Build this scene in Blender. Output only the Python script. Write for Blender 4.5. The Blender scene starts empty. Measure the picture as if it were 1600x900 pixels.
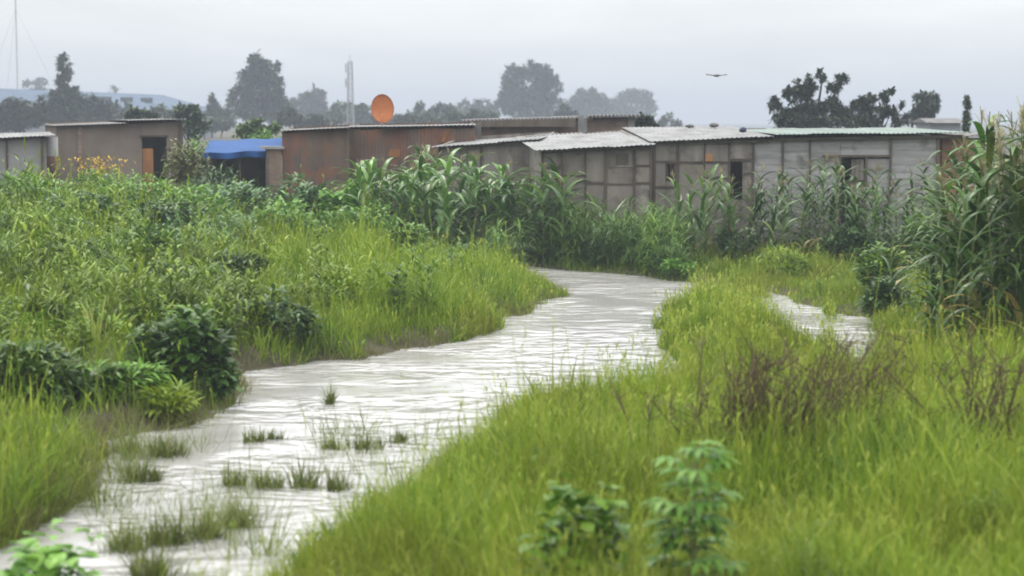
import bpy, math, random
import numpy as np
from mathutils import Vector, Matrix

R = math.radians
SC = bpy.context.scene
COL = SC.collection

# ------------------------------------------------------------------ camera, world, sun, exposure
W0, H0 = 1600, 900
F = 2986.0
CAMH = 3.2
HORIZON = 190.0
PITCH = math.atan((H0 / 2 - HORIZON) / F)
cam_d = bpy.data.cameras.new('camera')
cam = bpy.data.objects.new('camera', cam_d)
COL.objects.link(cam)
cam.location = (0, 0, CAMH)
cam.rotation_euler = (R(90) - PITCH, 0, 0)
cam_d.sensor_width = 36
cam_d.lens = 36 * F / W0
cam_d.clip_end = 6000
cam_d.dof.use_dof = True
cam_d.dof.focus_distance = 36
cam_d.dof.aperture_fstop = 1.7
SC.camera = cam

SUN_EL, SUN_AZ = 58.0, -25.0          # azimuth from +Y towards +X
world = bpy.data.worlds.new('World')
SC.world = world
world.use_nodes = True
wn, wl = world.node_tree.nodes, world.node_tree.links
wn.clear()
out = wn.new('ShaderNodeOutputWorld')
bg = wn.new('ShaderNodeBackground'); bg.inputs['Strength'].default_value = 0.1
sky = wn.new('ShaderNodeTexSky'); sky.sky_type = 'NISHITA'; sky.sun_disc = False
sky.sun_elevation = R(SUN_EL); sky.sun_rotation = R(SUN_AZ)
tc = wn.new('ShaderNodeTexCoord')
sep = wn.new('ShaderNodeSeparateXYZ'); wl.new(tc.outputs['Generated'], sep.inputs[0])
grad = wn.new('ShaderNodeValToRGB')                    # overcast: brighter overhead than at the horizon
e = grad.color_ramp.elements
e[0].position = 0.0; e[0].color = (.275, .274, .272, 1)
e[1].position = 1.0; e[1].color = (1.0, 1.0, 1.0, 1)
m = e.new(.07); m.color = (.305, .305, .305, 1)
m = e.new(.16); m.color = (.58, .585, .595, 1)
m = e.new(.45); m.color = (.86, .87, .88, 1)
wl.new(sep.outputs['Z'], grad.inputs[0])
mapn = wn.new('ShaderNodeMapping'); mapn.inputs['Scale'].default_value = (1.6, 1.6, 9)
mapn.inputs['Rotation'].default_value = (0, R(10), 0)
wl.new(tc.outputs['Generated'], mapn.inputs[0])
nz = wn.new('ShaderNodeTexNoise'); nz.inputs['Scale'].default_value = 2.6; nz.inputs['Detail'].default_value = 5
nz.inputs['Roughness'].default_value = .55; nz.inputs['Distortion'].default_value = .6
wl.new(mapn.outputs[0], nz.inputs[0])
mr = wn.new('ShaderNodeMapRange'); mr.inputs[1].default_value = .3; mr.inputs[2].default_value = .7
mr.inputs[3].default_value = 15.6; mr.inputs[4].default_value = 21.8
wl.new(nz.outputs[0], mr.inputs[0])
vm = wn.new('ShaderNodeVectorMath'); vm.operation = 'SCALE'
wl.new(grad.outputs[0], vm.inputs[0]); wl.new(mr.outputs[0], vm.inputs['Scale'])
mix = wn.new('ShaderNodeMixRGB'); mix.inputs[0].default_value = .9
wl.new(sky.outputs[0], mix.inputs[1]); wl.new(vm.outputs[0], mix.inputs[2])
wl.new(mix.outputs[0], bg.inputs[0]); wl.new(bg.outputs[0], out.inputs[0])

sun_d = bpy.data.lights.new('sun', 'SUN')
sun_d.energy = 1.5; sun_d.angle = R(12); sun_d.color = (1, .945, .85)
sun = bpy.data.objects.new('sun', sun_d); COL.objects.link(sun)
sdir = Vector((math.sin(R(SUN_AZ)) * math.cos(R(SUN_EL)), math.cos(R(SUN_AZ)) * math.cos(R(SUN_EL)), math.sin(R(SUN_EL))))
sun.rotation_euler = sdir.to_track_quat('Z', 'Y').to_euler()

SC.view_settings.view_transform = 'Standard'
SC.view_settings.look = 'None'
SC.view_settings.gamma = 1
SC.view_settings.exposure = 0.88
SC.render.engine = 'CYCLES'
cy = SC.cycles
cy.use_denoising = True
cy.filter_width = 1.9
cy.max_bounces = 6; cy.diffuse_bounces = 3; cy.glossy_bounces = 3; cy.transmission_bounces = 4
cy.transparent_max_bounces = 4; cy.volume_bounces = 1
cy.sample_clamp_indirect = 4
cy.use_fast_gi = False

# ------------------------------------------------------------------ helpers
rng = np.random.default_rng(7)
random.seed(7)
CP, SP = math.cos(PITCH), math.sin(PITCH)

def ray(u, v):
    a, b = (u - W0 / 2) / F, -(v - H0 / 2) / F
    return np.array([a, CP + b * SP, -SP + b * CP])

def P(u, v, z=0.0):                    # point of the photograph on a level z
    d = ray(u, v); t = (z - CAMH) / d[2]
    return d * t + np.array([0, 0, CAMH])

def At(u, v, Y):                       # point of the photograph at depth Y
    d = ray(u, v); t = Y / d[1]
    return d * t + np.array([0, 0, CAMH])

class Geo:
    def __init__(s):
        s.v, s.q, s.r, s.m, s.n = [], [], [], [], 0
    def add(s, v, q, r=None, m=0):
        v = np.asarray(v, float).reshape(-1, 3); q = np.asarray(q, int).reshape(-1, 4)
        s.v.append(v); s.q.append(q + s.n)
        if r is None: r = np.full(len(v), rng.random())
        s.r.append(np.broadcast_to(np.asarray(r, float), (len(v),)))
        s.m.append(np.full(len(q), m, int)); s.n += len(v)
        return s
    def arrays(s):
        return np.vstack(s.v), np.vstack(s.q), np.concatenate(s.r), np.concatenate(s.m)
    def hexa(s, p, m=0, r=None):       # 8 corners: bottom ring, top ring
        q = [(0, 3, 2, 1), (4, 5, 6, 7), (0, 1, 5, 4), (1, 2, 6, 5), (2, 3, 7, 6), (3, 0, 4, 7)]
        return s.add(p, q, r, m)
    def box(s, x0, x1, y0, y1, z0, z1, m=0, r=None, zr=None, yb=0.0):
        zr = z1 if zr is None else zr   # top at the right end; yb: top pushed in y
        return s.hexa([(x0, y0, z0), (x1, y0, z0), (x1, y1, z0), (x0, y1, z0),
                       (x0, y0 + yb, z1), (x1, y0 + yb, zr), (x1, y1 + yb, zr), (x0, y1 + yb, z1)], m, r)
    def tube(s, pts, rad, n=6, m=0, r=None):
        pts = np.asarray(pts, float); k = len(pts)
        rad = np.broadcast_to(np.asarray(rad, float), (k,))
        V = []
        for i in range(k):
            t = pts[min(i + 1, k - 1)] - pts[max(i - 1, 0)]
            t = t / (np.linalg.norm(t) + 1e-9)
            a = np.cross(t, (0, 0, 1) if abs(t[2]) < .9 else (1, 0, 0)); a /= np.linalg.norm(a)
            b = np.cross(t, a)
            for j in range(n):
                c = 2 * math.pi * j / n
                V.append(pts[i] + rad[i] * (a * math.cos(c) + b * math.sin(c)))
        q = [(i * n + j, i * n + (j + 1) % n, (i + 1) * n + (j + 1) % n, (i + 1) * n + j) for i in range(k - 1) for j in range(n)]
        for b0 in (0, (k - 1) * n):
            for j in range(1, n - 1, 2):
                q.append((b0, b0 + j, b0 + j + 1, b0 + (j + 2) % n) if j + 2 < n + 1 and (j + 2) % n != 0 else (b0, b0 + j, b0 + j + 1, b0 + j + 1))
        q = [f for f in q if len(set(f)) == 4]
        return s.add(V, q, r, m)

def build(name, g, mats, parent=None, smooth=True, loc=None):
    v, q, r, mi = g.arrays() if isinstance(g, Geo) else g
    me = bpy.data.meshes.new(name)
    me.vertices.add(len(v)); me.vertices.foreach_set('co', v.astype(np.float32).ravel())
    me.loops.add(len(q) * 4); me.loops.foreach_set('vertex_index', q.astype(np.int32).ravel())
    me.polygons.add(len(q)); me.polygons.foreach_set('loop_start', (np.arange(len(q)) * 4).astype(np.int32))
    me.polygons.foreach_set('material_index', mi.astype(np.int32))
    me.polygons.foreach_set('use_smooth', np.full(len(q), smooth, bool))
    a = me.attributes.new('rnd', 'FLOAT', 'POINT'); a.data.foreach_set('value', r.astype(np.float32))
    for x in (mats if isinstance(mats, (list, tuple)) else [mats]): me.materials.append(x)
    me.update(calc_edges=True)
    o = bpy.data.objects.new(name, me); COL.objects.link(o)
    if parent is not None: o.parent = parent
    if loc is not None: o.location = loc
    return o

def tag(o, label=None, cat=None, group=None, kind=None):
    if label: o['label'] = label
    if cat: o['category'] = cat
    if group: o['group'] = group
    if kind: o['kind'] = kind
    return o

def empty(name, label, cat, loc=(0, 0, 0), rz=0.0, group=None):
    o = bpy.data.objects.new(name, None); COL.objects.link(o)
    o.empty_display_size = .2
    o.location = loc; o.rotation_euler = (0, 0, rz)
    return tag(o, label, cat, group)

def copy_tree(o, parent=None):
    c = o.copy(); COL.objects.link(c)
    if parent is not None: c.parent = parent
    for ch in list(o.children): copy_tree(ch, c)
    return c

_ph = np.random.default_rng(3)
_NW = [(_ph.normal(size=2), _ph.random() * 6.28) for _ in range(10)]
def snoise(x, y, s=1.0):               # smooth value in about -1..1
    t = 0
    for k, (d, p) in enumerate(_NW):
        t = t + np.sin((d[0] * x + d[1] * y) * s * (0.7 + .22 * k) + p)
    return t / 4.5

def ribbons(base, L, az, tilt, bend, w, S=4, prof='grass', fold=0.0, yaw=0.0):
    """arching strips: base (N,3); returns verts, quads, index of the strip of each vertex"""
    N = len(base)
    t = np.linspace(0, 1, S + 1)
    tm = (t[1:] + t[:-1]) / 2
    ph = tilt[:, None] + bend[:, None] * tm[None, :]
    st = (L / S)[:, None]
    hx = np.concatenate([np.zeros((N, 1)), np.cumsum(np.sin(ph) * st, 1)], 1)
    hz = np.concatenate([np.zeros((N, 1)), np.cumsum(np.cos(ph) * st, 1)], 1)
    ca, sa = np.cos(az)[:, None], np.sin(az)[:, None]
    c = np.stack([base[:, 0:1] + hx * ca, base[:, 1:2] + hx * sa, base[:, 2:3] + hz], -1)
    if prof == 'grass': pr = np.maximum(1 - t ** 1.6, .06)
    elif prof == 'maize': pr = np.maximum(np.minimum(.45 + 3 * t, 1) * (1 - t ** 2.6), .04)
    elif prof == 'flat': pr = np.ones_like(t)
    else: pr = np.maximum(np.sin(np.pi * (t * .93 + .04)) ** .8, .06)
    ya = az + yaw
    sd = np.stack([-np.sin(ya), np.cos(ya), 0 * ya], -1)[:, None, :]
    hw = (w[:, None] * pr[None, :] / 2)[..., None]
    if fold:
        up = np.zeros_like(c); up[..., 2] = (hw[..., 0] * fold)
        V = np.stack([c - sd * hw + up, c, c + sd * hw + up], 2); K = 3
    else:
        V = np.stack([c - sd * hw, c + sd * hw], 2); K = 2
    idx = np.arange(N * (S + 1) * K).reshape(N, S + 1, K)
    q = np.stack([idx[:, :-1, :-1], idx[:, :-1, 1:], idx[:, 1:, 1:], idx[:, 1:, :-1]], -1).reshape(-1, 4)
    return V.reshape(-1, 3), q, np.repeat(np.arange(N), (S + 1) * K)

def scatter(g, variants, pts, rz, sc, r, m=0, szvar=None):
    """copies of arrays (v,q,r) placed on points, all merged into g"""
    for i in range(len(pts)):
        v, q, rr = variants[rng.integers(len(variants))][:3]
        c, s_ = math.cos(rz[i]), math.sin(rz[i])
        k = sc[i]; kz = k if szvar is None else szvar[i]
        V = np.stack([(v[:, 0] * c - v[:, 1] * s_) * k + pts[i, 0], (v[:, 0] * s_ + v[:, 1] * c) * k + pts[i, 1], v[:, 2] * kz + pts[i, 2]], -1)
        g.add(V, q, np.clip(rr * .55 + r[i] * .45, 0, 1), m)

# ------------------------------------------------------------------ materials
def new_mat(name):
    m = bpy.data.materials.new(name); m.use_nodes = True
    n = m.node_tree.nodes; l = m.node_tree.links
    return m, n, l, n['Principled BSDF'], n['Material Output']

def ramp(n, cols):
    r = n.new('ShaderNodeValToRGB'); e = r.color_ramp.elements
    k = len(cols)
    for i, c in enumerate(cols):
        if i == 0: el = e[0]; el.position = 0
        elif i == k - 1: el = e[-1]; el.position = 1
        else: el = e.new(i / (k - 1))
        el.color = (*c, 1)
    return r

def leaf_mat(name, cols, transl=.3, rough=.5, patch=None, pscale=.5, spec=.16, vary=True):
    vary = vary and not patch; transl *= .8
    m, n, l, b, o = new_mat(name)
    at = n.new('ShaderNodeAttribute'); at.attribute_name = 'rnd'
    r = ramp(n, cols); l.new(at.outputs['Fac'], r.inputs[0])
    col = r.outputs[0]
    if patch:
        tcn = n.new('ShaderNodeNewGeometry')
        no = n.new('ShaderNodeTexNoise'); no.inputs['Scale'].default_value = pscale; no.inputs['Detail'].default_value = 3
        l.new(tcn.outputs['Position'], no.inputs[0])
        mp = n.new('ShaderNodeMapRange'); mp.inputs[1].default_value = .42; mp.inputs[2].default_value = .68
        l.new(no.outputs[0], mp.inputs[0])
        mx = n.new('ShaderNodeMixRGB'); mx.inputs[2].default_value = (*patch, 1)
        sc_ = n.new('ShaderNodeMath'); sc_.operation = 'MULTIPLY'; sc_.inputs[1].default_value = .6
        l.new(mp.outputs[0], sc_.inputs[0]); l.new(sc_.outputs[0], mx.inputs[0])
        l.new(col, mx.inputs[1]); col = mx.outputs[0]
    oi = n.new('ShaderNodeObjectInfo')
    mo = n.new('ShaderNodeMapRange'); mo.inputs[3].default_value = .72; mo.inputs[4].default_value = 1.22
    l.new(oi.outputs['Random'], mo.inputs[0])
    vo = n.new('ShaderNodeVectorMath'); vo.operation = 'SCALE'
    l.new(col, vo.inputs[0]); l.new(mo.outputs[0] if vary else mo.inputs[0].links[0].from_socket, vo.inputs['Scale'])
    if vary: col = vo.outputs[0]
    l.new(col, b.inputs['Base Color'])
    b.inputs['Roughness'].default_value = rough
    b.inputs['Specular IOR Level'].default_value = spec
    if transl:
        t = n.new('ShaderNodeBsdfTranslucent'); l.new(col, t.inputs[0])
        ms = n.new('ShaderNodeMixShader'); ms.inputs[0].default_value = transl
        l.new(b.outputs[0], ms.inputs[1]); l.new(t.outputs[0], ms.inputs[2]); l.new(ms.outputs[0], o.inputs[0])
    return m

def surf_mat(name, cols, scale=2.0, stretch=(1, 1, 1), rough=.85, metal=0.0, detail=6, bump=.15, bscale=30, lo=.3, hi=.7, spots=None, sscale=3.0, slo=.55, shi=.7):
    """weathered surface: noise through a ramp, blotches of a second colour, fine bump"""
    m, n, l, b, o = new_mat(name)
    tcn = n.new('ShaderNodeTexCoord')
    mp = n.new('ShaderNodeMapping'); mp.inputs['Scale'].default_value = stretch
    l.new(tcn.outputs['Object'], mp.inputs[0])
    no = n.new('ShaderNodeTexNoise'); no.inputs['Scale'].default_value = scale; no.inputs['Detail'].default_value = detail; no.inputs['Roughness'].default_value = .62
    l.new(mp.outputs[0], no.inputs[0])
    mr_ = n.new('ShaderNodeMapRange'); mr_.inputs[1].default_value = lo; mr_.inputs[2].default_value = hi
    l.new(no.outputs[0], mr_.inputs[0])
    at = n.new('ShaderNodeAttribute'); at.attribute_name = 'rnd'
    ad = n.new('ShaderNodeMath'); ad.operation = 'MULTIPLY_ADD'; ad.inputs[1].default_value = .35
    l.new(at.outputs['Fac'], ad.inputs[0])
    s0 = n.new('ShaderNodeMath'); s0.operation = 'MULTIPLY_ADD'; s0.inputs[1].default_value = .75; s0.inputs[2].default_value = -.05
    l.new(mr_.outputs[0], s0.inputs[0]); l.new(s0.outputs[0], ad.inputs[2])
    r = ramp(n, cols); l.new(ad.outputs[0], r.inputs[0]); col = r.outputs[0]
    if spots:
        n2 = n.new('ShaderNodeTexNoise'); n2.inputs['Scale'].default_value = sscale; n2.inputs['Detail'].default_value = 5
        l.new(tcn.outputs['Object'], n2.inputs[0])
        m2 = n.new('ShaderNodeMapRange'); m2.inputs[1].default_value = slo; m2.inputs[2].default_value = shi
        l.new(n2.outputs[0], m2.inputs[0])
        mx = n.new('ShaderNodeMixRGB'); mx.inputs[2].default_value = (*spots, 1)
        l.new(m2.outputs[0], mx.inputs[0]); l.new(col, mx.inputs[1]); col = mx.outputs[0]
    l.new(col, b.inputs['Base Color'])
    b.inputs['Roughness'].default_value = rough; b.inputs['Metallic'].default_value = metal; b.inputs['Specular IOR Level'].default_value = .2
    if bump:
        n3 = n.new('ShaderNodeTexNoise'); n3.inputs['Scale'].default_value = bscale; n3.inputs['Detail'].default_value = 4
        l.new(mp.outputs[0], n3.inputs[0])
        bp = n.new('ShaderNodeBump'); bp.inputs['Strength'].default_value = bump; bp.inputs['Distance'].default_value = .02
        l.new(n3.outputs[0], bp.inputs['Height']); l.new(bp.outputs[0], b.inputs['Normal'])
    return m

def brick_mat(name, c1, c2, mortar, scale=1.0):
    m, n, l, b, o = new_mat(name)
    tcn = n.new('ShaderNodeTexCoord')
    mp = n.new('ShaderNodeMapping'); mp.inputs['Rotation'].default_value = (R(90), 0, 0)
    l.new(tcn.outputs['Object'], mp.inputs[0])
    br = n.new('ShaderNodeTexBrick'); br.inputs['Scale'].default_value = scale
    br.inputs['Color1'].default_value = (*c1, 1); br.inputs['Color2'].default_value = (*c2, 1); br.inputs['Mortar'].default_value = (*mortar, 1)
    br.inputs['Mortar Size'].default_value = .012; br.inputs['Brick Width'].default_value = .3; br.inputs['Row Height'].default_value = .14
    l.new(mp.outputs[0], br.inputs[0])
    no = n.new('ShaderNodeTexNoise'); no.inputs['Scale'].default_value = 1.8; no.inputs['Detail'].default_value = 6
    l.new(tcn.outputs['Object'], no.inputs[0])
    mr_ = n.new('ShaderNodeMapRange'); mr_.inputs[1].default_value = .35; mr_.inputs[2].default_value = .7; mr_.inputs[3].default_value = .65; mr_.inputs[4].default_value = 1.2
    l.new(no.outputs[0], mr_.inputs[0])
    vm_ = n.new('ShaderNodeVectorMath'); vm_.operation = 'SCALE'
    l.new(br.outputs[0], vm_.inputs[0]); l.new(mr_.outputs[0], vm_.inputs['Scale'])
    l.new(vm_.outputs[0], b.inputs['Base Color']); b.inputs['Roughness'].default_value = .9
    return m

M = {}
M['grass_near'] = leaf_mat('grass_near', [(.048, .092, .007), (.10, .18, .010), (.18, .27, .016), (.31, .335, .05)], .38, .5, (.17, .17, .018), .55)
M['grass_bank'] = leaf_mat('grass_bank', [(.042, .095, .006), (.09, .175, .008), (.17, .265, .012), (.29, .33, .035)], .38, .5, (.16, .20, .015), .5)
M['grass_base'] = leaf_mat('grass_base', [(.07, .075, .02), (.12, .11, .03), (.12, .14, .03), (.20, .17, .07)], .3, .6)
M['grass_wet'] = leaf_mat('grass_wet', [(.05, .075, .014), (.095, .135, .022), (.15, .185, .035), (.2, .18, .07)], .3, .5)
M['weed'] = leaf_mat('weed', [(.022, .055, .004), (.072, .145, .007), (.15, .24, .011), (.27, .32, .032)], .32, .45, (.11, .155, .01), .5)
M['weed_blue'] = leaf_mat('weed_blue', [(.035, .08, .03), (.06, .13, .045), (.09, .17, .055), (.16, .22, .10)], .28, .42)
M['maize_leaf'] = leaf_mat('maize_leaf', [(.024, .07, .010), (.048, .125, .015), (.095, .19, .022), (.29, .25, .06)], .3, .4, None, 1, .3)
M['maize_dark'] = leaf_mat('maize_dark', [(.018, .045, .008), (.035, .078, .012), (.065, .125, .02), (.26, .21, .05)], .22, .42, None, 1, .25)
M['maize_bright'] = leaf_mat('maize_bright', [(.05, .12, .022), (.08, .175, .03), (.12, .23, .04), (.27, .25, .07)], .3, .4, None, 1, .4)
M['fodder'] = leaf_mat('fodder', [(.045, .10, .016), (.085, .17, .022), (.13, .225, .03), (.22, .27, .07)], .3, .42)
M['bush_dark'] = leaf_mat('bush_dark', [(.02, .05, .014), (.035, .08, .018), (.055, .11, .024), (.09, .15, .04)], .25, .42)
M['bush_deep'] = leaf_mat('bush_deep', [(.018, .045, .008), (.035, .085, .012), (.065, .14, .018), (.12, .21, .03)], .28, .42)
M['bush_mid'] = leaf_mat('bush_mid', [(.035, .09, .009), (.065, .155, .012), (.105, .21, .017), (.17, .27, .035)], .3, .42)
M['bush_bright'] = leaf_mat('bush_bright', [(.07, .16, .025), (.10, .22, .03), (.14, .28, .04), (.2, .33, .07)], .35, .42)
M['bush_brown'] = leaf_mat('bush_brown', [(.06, .07, .025), (.10, .11, .04), (.14, .15, .06), (.20, .19, .10)], .28, .5)
M['flower'] = leaf_mat('flower', [(.25, .15, .015), (.36, .22, .02), (.42, .29, .035)], .25, .6)
M['tassel'] = leaf_mat('tassel', [(.15, .13, .06), (.20, .175, .09), (.26, .23, .13)], .3, .7)
M['plume'] = leaf_mat('plume', [(.20, .19, .10), (.27, .255, .15), (.34, .32, .21)], .35, .7)
M['dry_leaf'] = leaf_mat('dry_leaf', [(.30, .19, .04), (.40, .27, .06), (.36, .30, .10)], .3, .6)
M['yellow_blade'] = leaf_mat('yellow_blade', [(.2, .25, .05), (.3, .33, .08), (.38, .38, .13)], .35, .5)
M['stalk'] = surf_mat('stalk', [(.07, .10, .03), (.12, .14, .05), (.16, .16, .07)], 4, bump=0, rough=.6)
M['twig'] = surf_mat('twig', [(.035, .024, .012), (.06, .041, .02), (.09, .065, .034)], 5, bump=0, rough=.85)
M['bark'] = surf_mat('bark', [(.018, .015, .012), (.032, .027, .022), (.05, .042, .034)], 6, (1, 1, .3), .9)
M['tree_dark'] = leaf_mat('tree_dark', [(.012, .022, .010), (.020, .034, .014), (.03, .048, .02), (.045, .065, .03)], .15, .55)
M['tree_mid'] = leaf_mat('tree_mid', [(.022, .038, .018), (.034, .055, .024), (.05, .075, .032), (.07, .10, .045)], .18, .55)
M['tree_light'] = leaf_mat('tree_light', [(.05, .09, .03), (.08, .13, .04), (.11, .17, .05)], .2, .55)
M['soil'] = surf_mat('soil', [(.035, .030, .018), (.05, .044, .026), (.055, .055, .024)], .8, bump=.6, bscale=9, rough=.95, spots=(.075, .06, .042), sscale=1.7)
M['board'] = surf_mat('board', [(.085, .074, .062), (.15, .132, .114), (.21, .188, .165), (.265, .242, .215)], 2.2, (1.6, 1, .22), .85, spots=(.075, .066, .054), sscale=2.3, slo=.54, shi=.72)
M['plank'] = surf_mat('plank', [(.145, .139, .136), (.21, .203, .20), (.275, .268, .266), (.335, .328, .326)], 2.5, (.35, 1, 3), .85, spots=(.10, .09, .08), sscale=2.4, slo=.54, shi=.74)
M['ply'] = surf_mat('ply', [(.12, .104, .09), (.175, .152, .132), (.225, .20, .176)], 1.8, (1.6, 1, .3), .85, spots=(.085, .07, .055), sscale=2.6, slo=.54, shi=.72)
M['timber'] = surf_mat('timber', [(.045, .035, .027), (.08, .063, .048), (.12, .10, .08)], 5, (1, 1, .2), .9)
M['mud_wall'] = surf_mat('mud_wall', [(.115, .094, .077), (.155, .128, .106), (.19, .16, .134)], 1.1, (1, 1, .6), .95, spots=(.14, .11, .085), sscale=1.3, slo=.56, shi=.75)
M['cement'] = surf_mat('cement', [(.17, .168, .165), (.215, .212, .21), (.26, .257, .254)], 1.3, (1, 1, .6), .9)
M['rust'] = surf_mat('rust', [(.048, .037, .032), (.09, .068, .056), (.12, .085, .068), (.165, .135, .115)], 1.5, (1, 1, .9), .9, spots=(.17, .078, .045), sscale=2.2, slo=.48, shi=.68)
M['rust_red'] = surf_mat('rust_red', [(.095, .05, .038), (.14, .07, .05), (.165, .09, .066)], 1.8, (1, 1, .7), .9, spots=(.085, .072, .062), sscale=1.6, slo=.5, shi=.65)
M['rust_orange'] = surf_mat('rust_orange', [(.15, .07, .03), (.23, .105, .04), (.29, .145, .06)], 2.5, bump=.1)
M['zinc'] = surf_mat('zinc', [(.09, .092, .09), (.145, .148, .145), (.20, .20, .195)], 1.6, (1.5, .4, 1), .6, .1, spots=(.085, .08, .074), sscale=1.6, slo=.52, shi=.68, bump=.05)
M['zinc_green'] = surf_mat('zinc_green', [(.08, .115, .10), (.125, .17, .15), (.16, .205, .185)], 1.6, (1.5, .4, 1), .6, .05, spots=(.12, .11, .095), sscale=1.6, slo=.53, shi=.68, bump=.05)
M['zinc_dark'] = surf_mat('zinc_dark', [(.07, .068, .065), (.11, .105, .10), (.16, .15, .14)], 1.4, (1, .4, 1), .7, .1)
M['tarp'] = surf_mat('tarp', [(.006, .035, .12), (.009, .052, .17), (.015, .075, .22)], 2, (1, 1, 1), .85, bump=.5, bscale=5)
M['mudbrick'] = brick_mat('mudbrick', (.20, .14, .105), (.155, .105, .08), (.13, .105, .085))
M['redbrick'] = brick_mat('redbrick', (.24, .12, .068), (.18, .09, .055), (.14, .11, .085))
M['dish'] = surf_mat('dish', [(.23, .075, .028), (.32, .11, .04), (.37, .14, .055)], 3, bump=.05, rough=.7, spots=(.24, .085, .035), sscale=4)
M['steel'] = surf_mat('steel', [(.17, .17, .17), (.25, .25, .25), (.3, .3, .3)], 5, bump=0, rough=.6, metal=.3)
M['stake'] = surf_mat('stake', [(.2, .195, .185), (.26, .255, .245), (.3, .3, .29)], 8, bump=0, rough=.8)
M['stone'] = surf_mat('stone', [(.06, .06, .058), (.11, .108, .10), (.16, .15, .14)], 6, bump=.3)
M['shed_roof'] = surf_mat('shed_roof', [(.06, .085, .125), (.075, .105, .15), (.09, .12, .17)], .3, (1, 1, 1), .9, 0, bump=0)
M['shed_wall'] = surf_mat('shed_wall', [(.15, .17, .19), (.18, .20, .22), (.22, .24, .25)], .4, rough=.8, bump=0)
M['vent'] = surf_mat('vent', [(.04, .05, .06), (.06, .07, .08)], 2, bump=0)
M['feather'] = surf_mat('feather', [(.12, .12, .12), (.18, .18, .18)], 9, bump=0)
M['cloth'] = surf_mat('cloth', [(.02, .025, .05), (.04, .045, .08)], 4, bump=.3)
M['orange_cloth'] = surf_mat('orange_cloth', [(.27, .13, .06), (.33, .18, .09)], 4, bump=.2)

# ------------------------------------------------------------------ stream outline (x, y on the water level) and terrain
def px(*uv): return [tuple(P(u, v)[:2]) for u, v in uv]
CH = px((690, 411), (780, 414.5), (870, 421), (1000, 433), (1100, 445), (1200, 459), (1285, 479), (1300, 489), (1345, 494), (1378, 503))
CH += [(5.45, 27.5), (5.0, 25.0), (4.75, 23.4), (4.55, 22.7), (4.25, 22.9), (3.95, 24.2), (4.05, 26.0), (3.98, 28.4), (3.85, 30.4), (3.6, 32.3), (3.05, 32.9), (2.75, 31.4), (2.5, 29.6), (2.36, 26.5), (2.2, 23.2), (1.7, 21.7),
       (.35, 20.8), (-.22, 19.2), (-.95, 15.8), (-1.5, 13.8), (-2.12, 11.8), (-2.3, 10.5), (-2.6, 9.8), (-4, 11.2), (-6, 12.8)]
CH += px((-100, 868), (0, 850), (60, 830), (108, 792), (136, 762), (142, 728), (150, 690), (240, 676), (318, 664), (340, 640), (368, 612), (384, 582), (430, 574), (480, 566), (560, 560),
         (640, 550), (700, 539), (760, 521), (800, 493), (846, 478), (882, 461), (856, 447), (720, 421))
CH = np.array(CH)
GX0, GX1, GY0, GY1, GS = -22.0, 22.0, 4.0, 58.0, .1
gx = np.arange(GX0, GX1 + 1e-6, GS); gy = np.arange(GY0, GY1 + 1e-6, GS)
XX, YY = np.meshgrid(gx, gy)
SD = np.full(XX.shape, 1e9); INS = np.zeros(XX.shape, bool)
for i in range(len(CH)):
    a, b = CH[i], CH[(i + 1) % len(CH)]
    d = b - a; t = np.clip(((XX - a[0]) * d[0] + (YY - a[1]) * d[1]) / (d @ d), 0, 1)
    SD = np.minimum(SD, np.hypot(XX - a[0] - t * d[0], YY - a[1] - t * d[1]))
    cr = (a[1] > YY) != (b[1] > YY)
    with np.errstate(divide='ignore', invalid='ignore'):
        xi = (b[0] - a[0]) * (YY - a[1]) / (b[1] - a[1]) + a[0]
    INS ^= cr & (XX < xi)
SD = np.where(INS, -SD, SD)
SD = SD + .17 * snoise(XX, YY, 1.6) + .11 * snoise(YY, XX, 3.7) + .06 * snoise(XX, YY, 8)

def sdf(x, y):
    x = np.asarray(x, float); y = np.asarray(y, float)
    fx = np.clip((x - GX0) / GS, 0, len(gx) - 1.001); fy = np.clip((y - GY0) / GS, 0, len(gy) - 1.001)
    i, j = fx.astype(int), fy.astype(int); a, b = fx - i, fy - j
    return (SD[j, i] * (1 - a) + SD[j, i + 1] * a) * (1 - b) + (SD[j + 1, i] * (1 - a) + SD[j + 1, i + 1] * a) * b

def sst(a, b, x):
    t = np.clip((x - a) / (b - a), 0, 1); return t * t * (3 - 2 * t)

def hgt(x, y):
    x = np.asarray(x, float); y = np.asarray(y, float)
    d = sdf(x, y)
    left = sst(.6, -3.2, x) * sst(15, 21, y)
    far_r = (1 - left) * sst(30, 36, y)
    near_r = (1 - left) * (1 - sst(30, 36, y))
    slope = left * .105 + near_r * .045 + far_r * .012
    lip = .16 * left + .12 * near_r + .08 * far_r
    land = lip * sst(0, .5, d) + slope * np.clip(d, 0, 9) + .05 * snoise(x, y, .9) * sst(.3, 1.5, d)
    return np.where(d > 0, land, np.maximum(d * .5, -.35))

def axis(lo, hi, fine, far):
    a = list(np.arange(lo, hi + 1e-6, fine)); s = fine
    u = [hi]; dn = [lo]
    while u[-1] < far: s *= 1.35; u.append(u[-1] + s); dn.append(dn[-1] - s)
    return np.array(dn[:0:-1] + a + u[1:])
ax_ = axis(-14, 14, .2, 2200); ay_ = axis(5, 56, .2, 2200)
TX, TY = np.meshgrid(ax_, ay_)
TZ = hgt(TX, TY)
tv = np.stack([TX, TY, TZ], -1).reshape(-1, 3)
ti = np.arange(TX.size).reshape(TX.shape)
tq = np.stack([ti[:-1, :-1], ti[:-1, 1:], ti[1:, 1:], ti[1:, :-1]], -1).reshape(-1, 4)
tag(build('ground', Geo().add(tv, tq, .5), M['soil']), kind='structure')

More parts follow.
